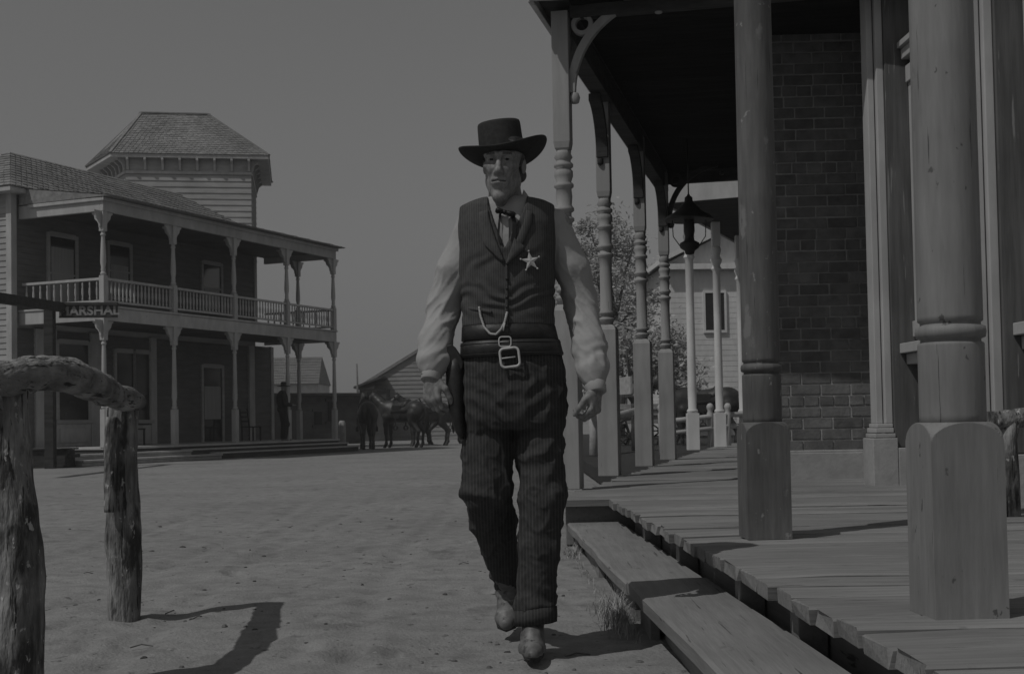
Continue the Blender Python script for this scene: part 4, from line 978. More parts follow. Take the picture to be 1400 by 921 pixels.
# hitching rail of pale posts on the street beyond the boardwalk
H1, H2, H3 = gp(790, 638), gp(812, 636), at(869, 620, 27); H3.z = 0
ph = thing('pale_hitching_rail', 'pale hitching rail on stout posts, behind the left hand of the walking man', 'hitching rail', Matrix.Translation(H1))
for p in (H1, H2): obj('post', MB().tube([p+Vector((0, 0, -.1)), p+Vector((.01, 0, .6)), p+Vector((-.03, 0, 1.25))], [.10, .085, .08], 10, jit=.12), 'pale_hide', ph, world=True)
obj('post', MB().tube([H3+Vector((0, 0, -.1)), H3+Vector((0, 0, 1.2))], [.09, .08], 10, jit=.12), 'dark_wood', ph, world=True)
obj('rail', MB().tube([at(776, 552, 23), at(800, 553, 24), at(845, 569, 26), at(876, 560, 27.2)], [.12, .10, .09, .08], 10, jit=.12), 'pale_hide', ph, world=True)
# pale rail fence between the far porch posts
F1, F2, F3 = at(905, 612, 24.0), at(972, 612, 24.6), at(996, 611, 24.8)
fe = thing('rail_fence', 'pale two-rail fence with knobbed posts in front of the dark horse', 'fence', Matrix.Translation((F2.x, F2.y, 0)))
for p in (F1, F2, F3):
    obj('post', MB().lathe([(.058, -.1), (.058, .75), (.066, .95), (.045, 1.0), (.066, 1.04), (.07, 1.09), (.04, 1.14), (.0, 1.15)], (p.x, p.y, 0), 14), 'white_paint', fe, world=True)
m = MB(); a, b = Vector((F1.x, F1.y, 0)), Vector((F3.x, F3.y, 0)); c_ = b+(b-a)*.8
for z in (.92, .70): m.tube([a+Vector((0, 0, z-.12)), b+Vector((0, 0, z)), c_+Vector((0, 0, z))], .05, 8)
obj('rail', m, 'white_paint', fe, world=True)
# wagon
wo_ = at(886, 612, 33); wo_.z = 0
wg = thing('farm_wagon', 'pale farm wagon with spoked wheels standing behind the turned posts', 'wagon', frame(wo_, (1, .25, 0)))
m = MB(); m.box(-.95, .95, -.5, .5, .75, .80)
for y in (-.5, .46): m.box(-.95, .95, y, y+.04, .803, 1.25)
for x in (-.95, .91): m.box(x, x+.04, -.459, .459, .803, 1.25)
for z in (.95, 1.1): m.box(-.97, .97, -.53, -.503, z, z+.05)
obj('body', m, 'pale_hide', wg, bevel=.006)
m = MB(); m.box(-.55, -.2, -.5, .5, 1.45, 1.5); m.box(-.62, -.56, -.5, .5, 1.5, 1.95); m.bar((-.4, -.45, 1.25), (-.4, -.45, 1.45), .04); m.bar((-.4, .45, 1.25), (-.4, .45, 1.45), .04); obj('seat', m, 'pale_hide', wg, bevel=.005)
def wheel(x, y, r_):
    m = MB(); m.arc(lambda u, v, t: Vector((x+u, y+t, r_+v)), r_-.06, r_, 0, 2*PI, -.03, .03, 28)
    for k in range(10): a = PI*k/5; m.bar((x+.05*math.cos(a), y, r_+.05*math.sin(a)), (x+(r_-.05)*math.cos(a), y, r_+(r_-.05)*math.sin(a)), .035)
    m.arc(lambda u, v, t: Vector((x+u, y+t, r_+v)), .001, .09, 0, 2*PI, -.08, .08, 12); return m
for x, r_ in ((-.7, .45), (.62, .55)):
    for y in (-.66, .66): obj('wheel', wheel(x, y, r_), 'dark_wood', wg)
obj('shaft', MB().bar((.9, 0, .7), (2.0, 0, .6), .07), 'dark_wood', wg)
obj('sacks', MB().lathe([(.0, .8), (.3, .85), (.36, 1.1), (.28, 1.35), (.0, 1.42)], (.3, 0, 0), 14), 'straw', wg)
# ================================================================ HORSES
def build_horse():
    t = thing('horse', '', 'horse', Matrix(), 'saddled dark horses')
    F = Field(axis((-1.15, 1.75, .026)), axis((-.5, .5, .024)), axis((-.04, 2.15, .026)))
    F.ell((-.05, 0, 1.12), (.68, .27, .31), .0).ell((.42, 0, 1.14), (.34, .25, .36), .1).ell((-.52, 0, 1.20), (.36, .28, .32), .12)
    F.ell((-.62, .13, 1.12), (.24, .14, .28), .08).ell((-.62, -.13, 1.12), (.24, .14, .28), .08)
    F.cap((.30, 0, 1.42), (.50, 0, 1.40), .08, .10, .12)
    F.chain([(.55, 0, 1.26), (.82, 0, 1.48), (1.02, 0, 1.66)], [.23, .165, .115], .08)
    F.chain([(1.05, 0, 1.70), (1.20, 0, 1.56), (1.40, 0, 1.36)], [.115, .10, .062], .05).ell((1.13, 0, 1.58), (.10, .075, .13), .04)
    for s in (-1, 1):
        F.cap((1.02, .06*s, 1.76), (1.05, .075*s, 1.90), .035, .012, .02)
        F.chain([(-.56, .15*s, 1.08), (-.50, .16*s, .82), (-.76, .15*s, .53), (-.72, .15*s, .30), (-.72, .15*s, .14), (-.66, .15*s, .05)], [.19, .115, .062, .042, .048, .05], .05)
        F.cap((-.67, .15*s, .05), (-.65, .15*s, .0), .052, .062, .02)
        F.chain([(.46, .15*s, 1.0), (.50, .15*s, .76), (.50, .14*s, .50), (.49, .14*s, .30), (.49, .14*s, .14), (.54, .14*s, .05)], [.15, .088, .062, .042, .047, .05], .05)
        F.cap((.54, .14*s, .05), (.56, .14*s, .0), .052, .06, .02)
    F.cut(lambda X, Y, Z: -Z+0*X+0*Y)
    o = skin('body', F.mesh(2), 'horse_coat', t, world=False)
    m = MB(); m.tube([(-.86, 0, 1.34), (-.96, 0, 1.2), (-.99, .01, .95), (-.96, 0, .62), (-.95, .0, .42)], [.045, .06, .075, .07, .015], 9, jit=.3); obj('tail', m, 'horse_hair', t)
    m = MB()
    for i in range(26):
        q = i/25; b = Vector((.48, 0, 1.47)).lerp(Vector((1.05, 0, 1.83)), q); m.tube([b, b+Vector((.0, -.09, -.02)), b+Vector((-.04, -.15, -.20-.05*rnd.random()))], [.028, .03, .008], 6)
    obj('mane', m, 'horse_hair', t)
    m = MB(); rs = []
    for x, w, z, c in ((-.36, .20, 1.50, .0), (-.30, .26, 1.58, .03), (-.22, .27, 1.50, .0), (-.05, .24, 1.45, -.01), (.10, .20, 1.48, .0), (.18, .14, 1.55, .02), (.22, .10, 1.50, 0)):
        rs.append([Vector((x, w*math.cos(PI*k/8), z-(.22*(1-math.sin(PI*k/8)))+(.02 if k in (0, 8) else 0))) for k in range(9)]+[Vector((x, w*.9*math.cos(PI-PI*k/8), z-.05-(.22*(1-math.sin(PI*k/8))))) for k in range(9)])
    sd = obj('saddle', m.rings(rs), 'leather', t)
    st = MB(); st.tube([(.2, 0, 1.52), (.24, 0, 1.63), (.25, 0, 1.66)], [.025, .022, .04], 8); obj('saddle_horn', st, 'leather', sd)
    for s in (-1, 1):
        st = MB()
        st.prism([(-.18, 1.36), (.16, 1.36), (.10, .95), (-.12, .95)], lambda u, v, tt, s=s: Vector((u, s*(.255+.02*math.sin((v-.9)*6)+tt), v)), .0, .02)
        st.bar((.02, s*.30, .98), (.02, s*.31, .72), .03); st.arc(lambda u, v, tt, s=s: Vector((.02+u, s*.31+tt, .64+v)), .06, .08, 0, 2*PI, -.04, .04, 12); obj('stirrup_leather', st, 'leather', sd)
    bl = MB(); rs = []
    for x in (-.42, -.1, .22): rs.append([Vector((x, .292*math.cos(PI*k/10), 1.14+.335*math.sin(PI*k/10)-.02*(x > 0))) for k in range(11)]+[Vector((x, .27*math.cos(PI-PI*k/10), 1.13+.30*math.sin(PI*k/10))) for k in range(11)])
    obj('saddle_blanket', bl.rings(rs), 'hat_band', t)
    rn = MB(); rn.tube([(1.34, .07, 1.42), (1.05, .13, 1.5), (.6, .16, 1.52), (.26, .03, 1.64)], .01, 5); rn.tube([(1.34, -.07, 1.42), (1.05, -.13, 1.5), (.6, -.16, 1.52), (.26, -.03, 1.64)], .01, 5)
    rn.arc(lambda u, v, tt: Vector((1.29+tt, u*.8, 1.46+v)), .085, .1, 0, 2*PI, -.012, .012, 16); obj('bridle', rn, 'leather', t)
    return t
def HM(px, py, d, yaw, sc=1.0):
    o = at(px, py, d); o.z = 0; return Matrix.Translation(o) @ Matrix.Rotation(R(yaw), 4, 'Z') @ Matrix.Scale(sc, 4)
h0 = build_horse(); h0.matrix_world = HM(502, 612, 44.0, 100, 1.08); h0['label'] = 'dark saddled horse seen from behind, nearest the end of the porch'
dup(h0, HM(549, 611, 45.6, 152, 1.10), 'dark saddled horse turned three-quarters away with a sunlit rump, in front of the barn')
dup(h0, HM(584, 608, 48.4, 196, 1.08), 'dark horse partly hidden between the sunlit-rumped horse and the hand of the walking man')
dup(h0, HM(612, 606, 51.5, 20, 1.06), 'dark horse standing behind the right hand of the walking man')
dup(h0, HM(963, 606, 31.0, 172, 1.06), 'dark horse behind the pale rail fence on the right side of the photo')

# ================================================================ DISTANT MAN LEANING ON THE PORCH POST
def far_person():
    o = gp(388, 599, FL); o = at(388, 599, 39.2); o.z = FL
    M = Matrix.Translation(o) @ Matrix.Rotation(R(18), 4, 'Z')
    F = Field(axis((-.45, .6, .018)), axis((-.4, .4, .018)), axis((-.02, 1.95, .018)))
    F.ell((.02, 0, 1.62), (.085, .075, .115), 0).cap((.0, 0, 1.42), (.02, 0, 1.55), .055, .05, .03).ell((-.03, 0, 1.25), (.15, .20, .28), .05).ell((-.02, 0, .97), (.14, .17, .16), .06)
    for s, kx in ((-1, .05), (1, .0)):
        F.chain([(-.02, .09*s, .95), (kx+.03, .1*s, .50), (kx-.02, .1*s, .08)], [.10, .07, .05], .03); F.cap((kx-.04, .1*s, .04), (kx+.15, .11*s, .035), .045, .035, .03)
        F.chain([(-.03, .2*s, 1.40), (.02 if s < 0 else -.02, .25*s, 1.12), (.26 if s < 0 else .04, .16*s, 1.08 if s < 0 else .86)], [.065, .05, .035], .03); e = (.26, -.16, 1.08) if s < 0 else (.04, .16, .86)
        for q in range(4): F.cap(e, (e[0]+.10, e[1]+.02*(q-1.5), e[2]+.0), .02, .014, .01)
        F.cap(e, (e[0]+.03, e[1]+.05, e[2]+.03), .018, .012, .01)
    F.cut(lambda X, Y, Z: -Z+0*X+0*Y)
    p = skin('person', F.mesh(1), 'skin', world=False); p.matrix_world = M; XF[p.name] = M
    tag(p, 'man in dark clothes and hat leaning by a post on the far shaded porch', 'person')
    G = Field(axis((-.45, .6, .02)), axis((-.45, .45, .02)), axis((.05, 1.6, .02)))
    G.ell((-.03, 0, 1.25), (.185, .235, .30), 0)
    for s in (-1, 1): G.chain([(-.03, .2*s, 1.40), (.02 if s < 0 else -.02, .25*s, 1.12), (.20 if s < 0 else .03, (.18 if s < 0 else .17)*s, 1.09 if s < 0 else .92)], [.085, .072, .055], .03)
    skin('jacket', G.mesh(1), 'dark_cloth', p, world=False)
    G = Field(axis((-.45, .6, .02)), axis((-.45, .45, .02)), axis((.02, 1.2, .02))); G.ell((-.02, 0, .97), (.17, .2, .17), 0)
    for s, kx in ((-1, .05), (1, .0)): G.chain([(-.02, .09*s, .95), (kx+.03, .1*s, .50), (kx-.02, .1*s, .10)], [.125, .095, .075], .03)
    skin('trousers', G.mesh(1), 'dark_cloth', p, world=False)
    obj('hat', MB().lathe([(.085, 1.655), (.20, 1.665), (.205, 1.68), (.10, 1.69), (.09, 1.78), (.05, 1.80), (.0, 1.79)], (.02, 0, 0), 20), 'felt', p)
far_person()

# ================================================================ THE WALKING MAN
MD = 4.86
def Mp(x, y, dd=0.0): return np.array(at(x, y, MD+dd))
def wpx(w, d=MD): return w*d/FPX
HC = Mp(687.5, 222, -.06)                                  # head centre, at eye height
HR = rz(R(-9)) @ ry(R(2.0)) @ rx(R(3))
def H(x, y, z): return HC+HR @ np.array([x, y, z])
fx = axis((-.46, -.37, .012), (-.37, -.17, .0042), (-.17, -.135, .01), (-.135, .075, .003), (.075, .20, .01), (.20, .40, .0042), (.40, .46, .012))
fy = axis((-.34, -.21, .012), (-.21, .10, .0036), (.10, .75, .012))+MD
fz = axis((-.03, .80, .012), (.80, 1.06, .0042), (1.06, 1.62, .012), (1.62, 1.96, .003))
B = Field(fx, fy, fz)
def hcap(a, b, ra, rb=None, k=.012, sub=False): B.cap(H(*a), H(*b), ra, rb, k, sub)
def hell(c, r, k=.012, sub=False, rot=None): B.ell(H(*c), r, k, HR if rot is None else HR @ rot, sub)
# head
hell((0, .022, .055), (.077, .098, .095), 0)
hell((0, -.018, -.044), (.060, .072, .090), .03)
hcap((-.041, .012, -.070), (-.011, -.060, -.134), .019, .016, .03); hcap((.041, .012, -.070), (.011, -.060, -.134), .019, .016, .03)
hell((0, -.065, -.136), (.020, .017, .017), .02)
hcap((-.046, -.062, -.024), (-.030, -.070, -.034), .018, .016, .03); hcap((.046, -.062, -.024), (.030, -.070, -.034), .018, .016, .03)
hcap((-.050, -.068, .017), (-.014, -.086, .021), .012, .012, .014); hcap((.050, -.068, .017), (.014, -.086, .021), .012, .012, .014)
for s in (-1, 1):
    hell((.031*s, -.092, .0), (.023, .019, .0110), .009, True)
    B.ell(H(.031*s, -.0665, .0005), (.0128,)*3, .002)
    hcap((.017*s, -.0785, .0055), (.033*s, -.0805, .0068), .0050, .0052, .005); hcap((.033*s, -.0805, .0068), (.046*s, -.071, .002), .0045, .0035, .005)
    hcap((.019*s, -.0775, -.0085), (.043*s, -.073, -.0075), .0038, .0035, .006)
hcap((0, -.084, .014), (0, -.103, -.038), .0085, .0115, .010); hell((0, -.107, -.046), (.0125, .013, .0115), .008)
for s in (-1, 1): hell((.0135*s, -.093, -.050), (.009, .0115, .0085), .006); hell((.007*s, -.100, -.0585), (.004, .006, .003), .003, True)
hell((0, -.080, -.080), (.030, .014, .026), .018)
hcap((-.028, -.081, -.0765), (0, -.0945, -.0725), .0046, .0055, .006); hcap((.028, -.081, -.0765), (0, -.0945, -.0725), .0046, .0055, .006)
hcap((-.024, -.082, -.0845), (0, -.0930, -.0865), .0045, .0056, .006); hcap((.024, -.082, -.0845), (0, -.0920, -.0865), .0045, .0056, .006)
hcap((-.033, -.082, -.0828), (0, -.1000, -.0790), .0030, .0034, .003, True); hcap((.033, -.082, -.0828), (0, -.1000, -.0790), .0030, .0034, .003, True)
hcap((-.012, -.092, -.100), (.012, -.092, -.100), .004, .004, .008, True)
for s in (-1, 1):
    hcap((.021*s, -.095, -.042), (.039*s, -.083, -.078), .0040, .0038, .008, True); hcap((.039*s, -.083, -.078), (.037*s, -.076, -.104), .0032, .002, .008, True)
    hcap((.022*s, -.0795, -.018), (.040*s, -.0735, -.020), .0026, .002, .006, True)
    hell((.058*s, -.066, -.060), (.010, .016, .022), .02, True)
    hell((.074*s, .032, -.010), (.009, .019, .030), .008, rot=rz(-.30*s)); hell((.083*s, .027, -.008), (.005, .011, .018), .005, True)
for z in (.034, .045, .056): hcap((-.03, -.094, z), (.03, -.094, z+.001), .0022, .0022, .006, True)
hcap((-.004, -.098, .012), (-.005, -.1, .028), .0022, .0022, .005, True)
# neck and trunk
NB = Mp(693, 296, .03)
B.chain([H(0, .035, -.075), (H(0, .035, -.075)+NB)/2, NB], [.060, .056, .062], .03); hcap((0, -.035, -.15), (0, -.01, -.205), .017, .014, .03)
sh = {-1: Mp(643, 309, .02), 1: Mp(762, 308, .02)}
B.stack([(Mp(0, y)[2], Mp((a+b)/2, y)[0], MD+.0, wpx(b-a)/2-.035, ry_-.035) for y, a, b, ry_ in ((296, 652, 735, .09), (310, 634, 753, .11), (360, 630, 757, .135), (420, 634, 756, .125), (470, 636, 758, .125), (510, 634, 770, .135), (560, 636, 770, .135))], .04)
B.cap(NB, sh[-1], .06, .05, .05); B.cap(NB, sh[1], .06, .05, .05)
el = {-1: Mp(608, 415, .06), 1: Mp(793, 412, .06)}
wr = {-1: Mp(590, 514, -.06), 1: Mp(814.5, 530, -.08)}
for s in (-1, 1): B.chain([sh[s], el[s], wr[s]], [.05, .04, .027], .02)
# legs and feet
hip = {-1: Mp(668, 545, .02), 1: Mp(735, 545, .02)}
kn = {-1: Mp(666, 668, .0), 1: Mp(742, 682, -.04)}
an = {-1: Mp(694, 806, .45), 1: Mp(729, 872, -.04)}
toe = {-1: Mp(693, 856, .32), 1: Mp(728, 897, -.20)}
for s in (-1, 1): B.chain([hip[s], kn[s], an[s]], [.07, .052, .036], .03); B.cap(an[s], an[s]+(toe[s]-an[s])*.45, .034, .026, .02)
# hands
def hand(W_, D, Bk, T, L=.18, curl=(38, 52, 40), spread=.02, thumb=(.62, .55)):
    D, Bk = np.array(D, float), np.array(Bk, float); D /= np.linalg.norm(D); Bk -= D*(Bk@D); Bk /= np.linalg.norm(Bk); T = np.array(T, float); T -= D*(T@D); T -= Bk*(T@Bk); T /= np.linalg.norm(T)
    rot = np.stack([T, Bk, D], 1)
    B.cap(W_-D*.02, W_+D*.02, .026, .027, .012); B.ell(W_+D*.052, (.041, .0165, .052), .014, rot)
    B.cap(W_+D*.03+T*.012, W_+D*.088+T*.030, .014, .0125, .01); B.cap(W_+D*.03-T*.012, W_+D*.080-T*.030, .014, .0115, .01)
    for q, (o, ln, r_) in enumerate(((.031, .96, .0098), (.010, 1.06, .0102), (-.0115, 1.0, .0098), (-.031, .80, .0086))):
        p = W_+D*(.090-.005*abs(q-1))+T*o+Bk*.003; ang = 0
        for j, (sl, cu_) in enumerate(zip((.044, .028, .022), curl)):
            ang += R(cu_+q*3); d = D*math.cos(ang)-Bk*math.sin(ang)+T*spread*(1.5-q); e = p+d*sl*ln
            B.cap(p, e, r_*(1-.07*j), r_*(1-.07*(j+1)), .0035 if j else .007); p = e
    a = W_+D*.026+T*.030-Bk*.006; b = a+(D*.74+T*thumb[0]-Bk*.25)*.036; c = b+(D*.95+T*.12-Bk*thumb[1])*.034; e = c+(D*.9-T*.12-Bk*(thumb[1]+.15))*.026
    B.cap(a, b, .0155, .0125, .012); B.cap(b, c, .0122, .0112, .004); B.cap(c, e, .0112, .0088, .003)
hand(wr[-1], (.02, -.12, -1), (-.55, -.75, .0), (.8, -.6, 0), curl=(30, 48, 35))
hand(wr[1], (-.10, -.10, -1), (.85, -.50, 0), (-.5, -.86, 0), curl=(46, 60, 45))
def body_region(C):
    L_ = (C-HC) @ HR; x, y, z = L_.T; m = np.zeros(len(C)); ax = np.abs(x); hd = (C[:, 2] > HC[2]-.2)
    ey = hd & (y < -.066) & (((ax-.031)/.0125)**2+((z+.001)/.0042)**2 < 1); m[ey] = 2
    m[hd & (y < -.066) & (((ax-.0295)/.0066)**2+((z-.0)/.0066)**2 < 1) & ey] = 3
    m[hd & (y < -.066) & (np.abs(z-.0205+.08*np.maximum(0, ax-.035)) < .0040) & (ax > .015) & (ax < .049)] = 1
    m[hd & (y < -.080) & (np.abs(z+.0805+.10*np.maximum(0, ax-.01)) < .0028) & (ax < .026)] = 4
    m[hd & (z > .045) & ((y > -.03) | (z > .075))] = 1
    return m
mat('lips', .07, .09, (60, 60, 60), .5)
man = skin('person', B.mesh(1), ['skin', 'hair', 'eye_white', 'eye_iris', 'lips'], region=body_region)
tag(man, 'man in black hat, dark vest with star badge and white shirt, walking down the street', 'person')
# hair round the ears and nape
G = Field(*[axis((HC[i]-.14, HC[i]+.14, .005)) for i in range(3)])
G.ell(HC+HR @ np.array((0, .030, .050)), (.080, .100, .098), 0, HR)
for s in (-1, 1): G.cap(HC+HR @ np.array((.073*s, .002, .01)), HC+HR @ np.array((.070*s, .0, -.020)), .009, .005, .01)
G.cap(HC+HR @ np.array((-.05, .075, -.04)), HC+HR @ np.array((.05, .075, -.04)), .03, .03, .03)
def hc(X, Y, Z):
    l = [(X-HC[0])*HR[0, i]+(Y-HC[1])*HR[1, i]+(Z-HC[2])*HR[2, i] for i in range(3)]
    front = -(l[1]-.002+.0*l[0]); front = np.where(l[2] < .06, front, -(l[1]+.06)); low = -(l[2]+.045)-np.clip(l[1]-.03, 0, 1)*1.2
    return np.maximum(np.minimum(front, .5), low)
G.cut(hc); skin('hair', G.mesh(1), 'hair', man)
# ---------------------------------------------------------------- hat
HB = at(687, 214.5, MD-.045)
hm = Matrix.Translation(HB) @ Matrix.Rotation(R(-7), 4, 'Z') @ Matrix.Rotation(R(-6), 4, 'Y') @ Matrix.Rotation(R(-4), 4, 'X')
n = 72; rs = []
def brim(r_, a, dz):
    c, s_ = math.cos(a), math.sin(a); t = max(0, (r_-.088)/.085)
    x = r_*c*(1.0+.06*min(1, t))+.006*min(1, t); y = r_*s_*(1.12-.31*min(1, t))
    z = dz+.046*(abs(c)**1.8)*t**1.4-.006*t*(s_**2)+(.005*t*-s_ if s_ < 0 else 0)-.05*y*min(1, t)
    x -= .016*np.sign(c)*(abs(c)**3)*t**2.5
    return hm @ Vector((x, y, z))
ring = lambda r_, dz: [brim(r_, 2*PI*k/n, dz) for k in range(n)]
def crown(rx_, ry_, z, pin=0): return [hm @ Vector((rx_*math.cos(2*PI*k/n), ry_*math.sin(2*PI*k/n)*(1-pin*abs(math.cos(2*PI*k/n))), z-.12*max(0, z-.05)*max(0, -math.sin(2*PI*k/n))*rx_/.08*1.6)) for k in range(n)]
rs = [crown(.080, .094, -.004), ring(.088, -.006), ring(.11, -.006), ring(.135, -.006), ring(.155, -.005), ring(.172, -.003), ring(.176, .0), ring(.172, .003), ring(.155, .0015), ring(.135, .0), ring(.11, .0), ring(.094, .001), crown(.0855, .100, .006)]
rs += [crown(.0850, .099, .03), crown(.0835, .097, .07), crown(.082, .095, .118), crown(.081, .094, .128), crown(.0785, .0915, .134), crown(.074, .087, .137), crown(.03, .04, .135), crown(.004, .004, .134)]
hat = obj('hat', MB().rings(rs), 'felt', man, recalc=True); 
# ---------------------------------------------------------------- shirt, vest, trousers
TR = [(283, 662, 722, .07), (288, 645, 742, .085), (295, 631, 756, .10), (320, 628.5, 758, .122), (360, 629.5, 757.5, .135), (400, 632, 757, .132), (440, 634, 756.5, .128), (462, 634, 757, .128), (486, 633, 764, .132), (510, 632.5, 770, .136)]
rows = [(Mp(0, y)[2], (Mp(a, y)[0]+Mp(b, y)[0])/2, MD, (Mp(b, y)[0]-Mp(a, y)[0])/2, r_) for y, a, b, r_ in TR]
ROWZ = sorted(rows)
def surf(x, y, off=0.0):
    """point on the front of the trunk seen at (x, y)"""
    d = MD-.13
    for _ in range(8):
        P = np.array(at(x, y, d)); cx, a, b = [np.interp(P[2], [q[0] for q in ROWZ], [q[i] for q in ROWZ]) for i in (1, 3, 4)]
        u = min(.985, abs((P[0]-cx)/a)); d = MD-b*(1-u**2.3)**(1/2.3)-off
    return at(x, y, d)
G = Field(axis((-.46, .46, .006)), axis((MD-.26, MD+.30, .006)), axis((.93, 1.74, .006)))
G.stack([r for r in rows], 0, grow=-.010)
for s in (-1, 1):
    sw = np.array(wr[s]); up_ = sh[s]*.96+NB*.04
    c1 = wr[s]+(el[s]-wr[s])*.20; c2 = wr[s]+(el[s]-wr[s])*.09
    G.chain([up_, sh[s]*.45+el[s]*.55+np.array((.006*s, 0, 0)), el[s], el[s]*.5+wr[s]*.5+np.array((-.010 if s < 0 else .006, 0, -.01)), c1, c2], [.058, .063, .061, .061, .056, .039], .03)
def sfold(V, N):
    a = np.zeros(len(V))
    n1 = pnoise(V, (9, 9, 5), 3.0); n2 = pnoise(V, (22, 22, 9), 8.0)
    side = np.abs(V[:, 0]-.0) > .185
    s_ = np.where(V[:, 0] < 0, -1, 1)
    ex = np.where(s_ < 0, el[-1][2], el[1][2]); dz = V[:, 2]-ex
    ring_ = np.sin((V[:, 2]*70+V[:, 0]*s_*30+n1*5))*np.exp(-(dz/.10)**2)
    low = np.sin(V[:, 2]*95+n1*7)*np.exp(-((dz+.20)/.06)**2)
    vert = np.sin((V[:, 0]*s_*60+V[:, 2]*14+n1*6))*np.exp(-((dz-.22)/.12)**2)
    cf = np.sin(np.arctan2(V[:, 1]-MD, V[:, 0]-wr[1][0])*14+n2*3)*np.exp(-((dz+.235)/.035)**2)
    D = np.stack([V[:, 0]*s_+V[:, 2]*.75, V[:, 1], V[:, 2]*.45-V[:, 0]*s_*.3], 1)
    r1 = (1-np.abs(pnoise(D, (13, 9, 7), 6.0))*1.6); r2 = (1-np.abs(pnoise(D, (27, 16, 12), 16.0))*1.6)
    fold = .0070*np.clip(r1, 0, 1)**4+.0048*np.clip(r2, 0, 1)**4-.003
    return side*(fold*(.45+.55*np.exp(-((dz+.02)/.13)**2))+.0012*ring_+.0018*low+.0024*cf)+.003*n1*side
skirt = skin('shirt', G.mesh(2), 'shirt_cloth', man, fold=sfold)
for s in (-1, 1):
    ax_ = Vector((el[s]-wr[s]).tolist()).normalized(); w0 = Vector(wr[s].tolist())
    m = MB(); p = [w0-ax_*.020, w0-ax_*.018, w0+ax_*.010, w0+ax_*.036, w0+ax_*.040]
    m.tube(p, [.036, .0385, .0395, .0400, .036], 28); obj('cuff', m, 'shirt_cloth', skirt, world=True)
    obj('cuff_button', MB().lathe([(.0, -.002), (.006, -.001), (.006, .002), (0, .003)], tuple(w0+ax_*.01+Vector((.034*s, -.018, 0))), 10), 'eye_white', skirt, world=True)
# vest with its V opening
G = Field(axis((-.24, .24, .005)), axis((MD-.18, MD+.18, .005)), axis((1.13, 1.72, .005)))
G.stack([(z, cx, cy, a, b) for z, cx, cy, a, b in rows], 0, grow=.006)
vz = [Mp(0, y)[2] for y in (282, 300, 330, 357)]; vl = [Mp(x, y)[0] for x, y in ((667, 282), (669, 300), (679, 330), (690, 357))]; vr = [Mp(x, y)[0] for x, y in ((721, 282), (717, 300), (705, 330), (691, 357))]
zb_ = Mp(0, 459)[2]
def vcut(X, Y, Z):
    o = np.argsort(vz); l = np.interp(Z, np.array(vz)[o], np.array(vl)[o]); r_ = np.interp(Z, np.array(vz)[o], np.array(vr)[o])
    inside = np.minimum(np.minimum(X-l, r_-X), np.minimum(Z-vz[3], -(Y-MD)-.0))
    neck = .075-np.sqrt((X-Mp(693, 285)[0])**2+(Y-MD-.01)**2)+0*Z; neck = np.minimum(neck, Z-Mp(0, 291)[2])
    return np.maximum(np.maximum(inside, neck), (zb_-Z)+0*X)
G.cut(vcut)
def vfold(V, N):
    n1 = pnoise(V, (8, 8, 14), 5.0); z = V[:, 2]; zb0 = Mp(0, 425)[2]; x0 = Mp(692, 0)[0]
    f = np.sin(z*120+np.abs(V[:, 0]-x0)*-55+n1*5)*np.exp(-((z-zb0)/.055)**2)
    g_ = np.sin(z*70-(V[:, 0]-x0)*60+n1*4)*np.exp(-((z-Mp(0, 380)[2])/.05)**2)
    return .0042*f+.0025*g_+.003*n1
vest = skin('vest', G.mesh(1), 'vest_cloth', man, fold=vfold)
def patch(name, inner, outer, mt, off=.009, th=.005, nu=18, nv=6, parent=None):
    def sample(P, t):
        L = [0]
        for a, b in zip(P, P[1:]): L.append(L[-1]+math.hypot(b[0]-a[0], b[1]-a[1]))
        return np.interp(t*L[-1], L, [p[0] for p in P]), np.interp(t*L[-1], L, [p[1] for p in P])
    vs = []; fs = []
    for lay in (0, 1):
        for i in range(nu+1):
            a = sample(inner, i/nu); b = sample(outer, i/nu)
            for j in range(nv+1):
                q = j/nv; vs.append(surf(a[0]+(b[0]-a[0])*q, a[1]+(b[1]-a[1])*q, off+lay*th+.004*math.sin(PI*q)*lay))
    K = (nu+1)*(nv+1); I = lambda l, i, j: l*K+i*(nv+1)+j
    for i in range(nu):
        for j in range(nv): fs += [(I(1, i, j), I(1, i+1, j), I(1, i+1, j+1), I(1, i, j+1)), (I(0, i, j), I(0, i, j+1), I(0, i+1, j+1), I(0, i+1, j))]
    for i in range(nu): fs += [(I(0, i, 0), I(0, i+1, 0), I(1, i+1, 0), I(1, i, 0)), (I(0, i, nv), I(1, i, nv), I(1, i+1, nv), I(0, i+1, nv))]
    for j in range(nv): fs += [(I(0, 0, j), I(1, 0, j), I(1, 0, j+1), I(0, 0, j+1)), (I(0, nu, j), I(0, nu, j+1), I(1, nu, j+1), I(1, nu, j))]
    return obj(name, MB().add(vs, fs, True), mt, parent or man, world=True)
patch('lapel', [(667, 286), (669, 300), (678, 328), (690, 358)], [(655, 290), (653, 305), (661, 334), (684, 356)], 'lapel_cloth', parent=vest)
patch('lapel', [(719, 287), (716, 303), (705, 330), (691, 360)], [(728, 289), (727, 305), (716, 331), (693, 361)], 'vest_cloth', parent=vest)
patch('lapel', [(703, 325), (699, 338), (692, 358)], [(704, 326), (719, 338), (693, 362)], 'lapel_cloth', off=.016, parent=vest)
patch('placket', [(690, 360), (690.5, 400), (690, 455)], [(695, 360), (695.5, 400), (695, 455)], 'vest_cloth', off=.006, th=.003, nv=2, parent=vest)
patch('pocket_welt', [(640, 419), (656, 421), (672, 424)], [(640, 424), (656, 426), (672, 429)], 'vest_cloth', off=.007, th=.004, nv=2, parent=vest)
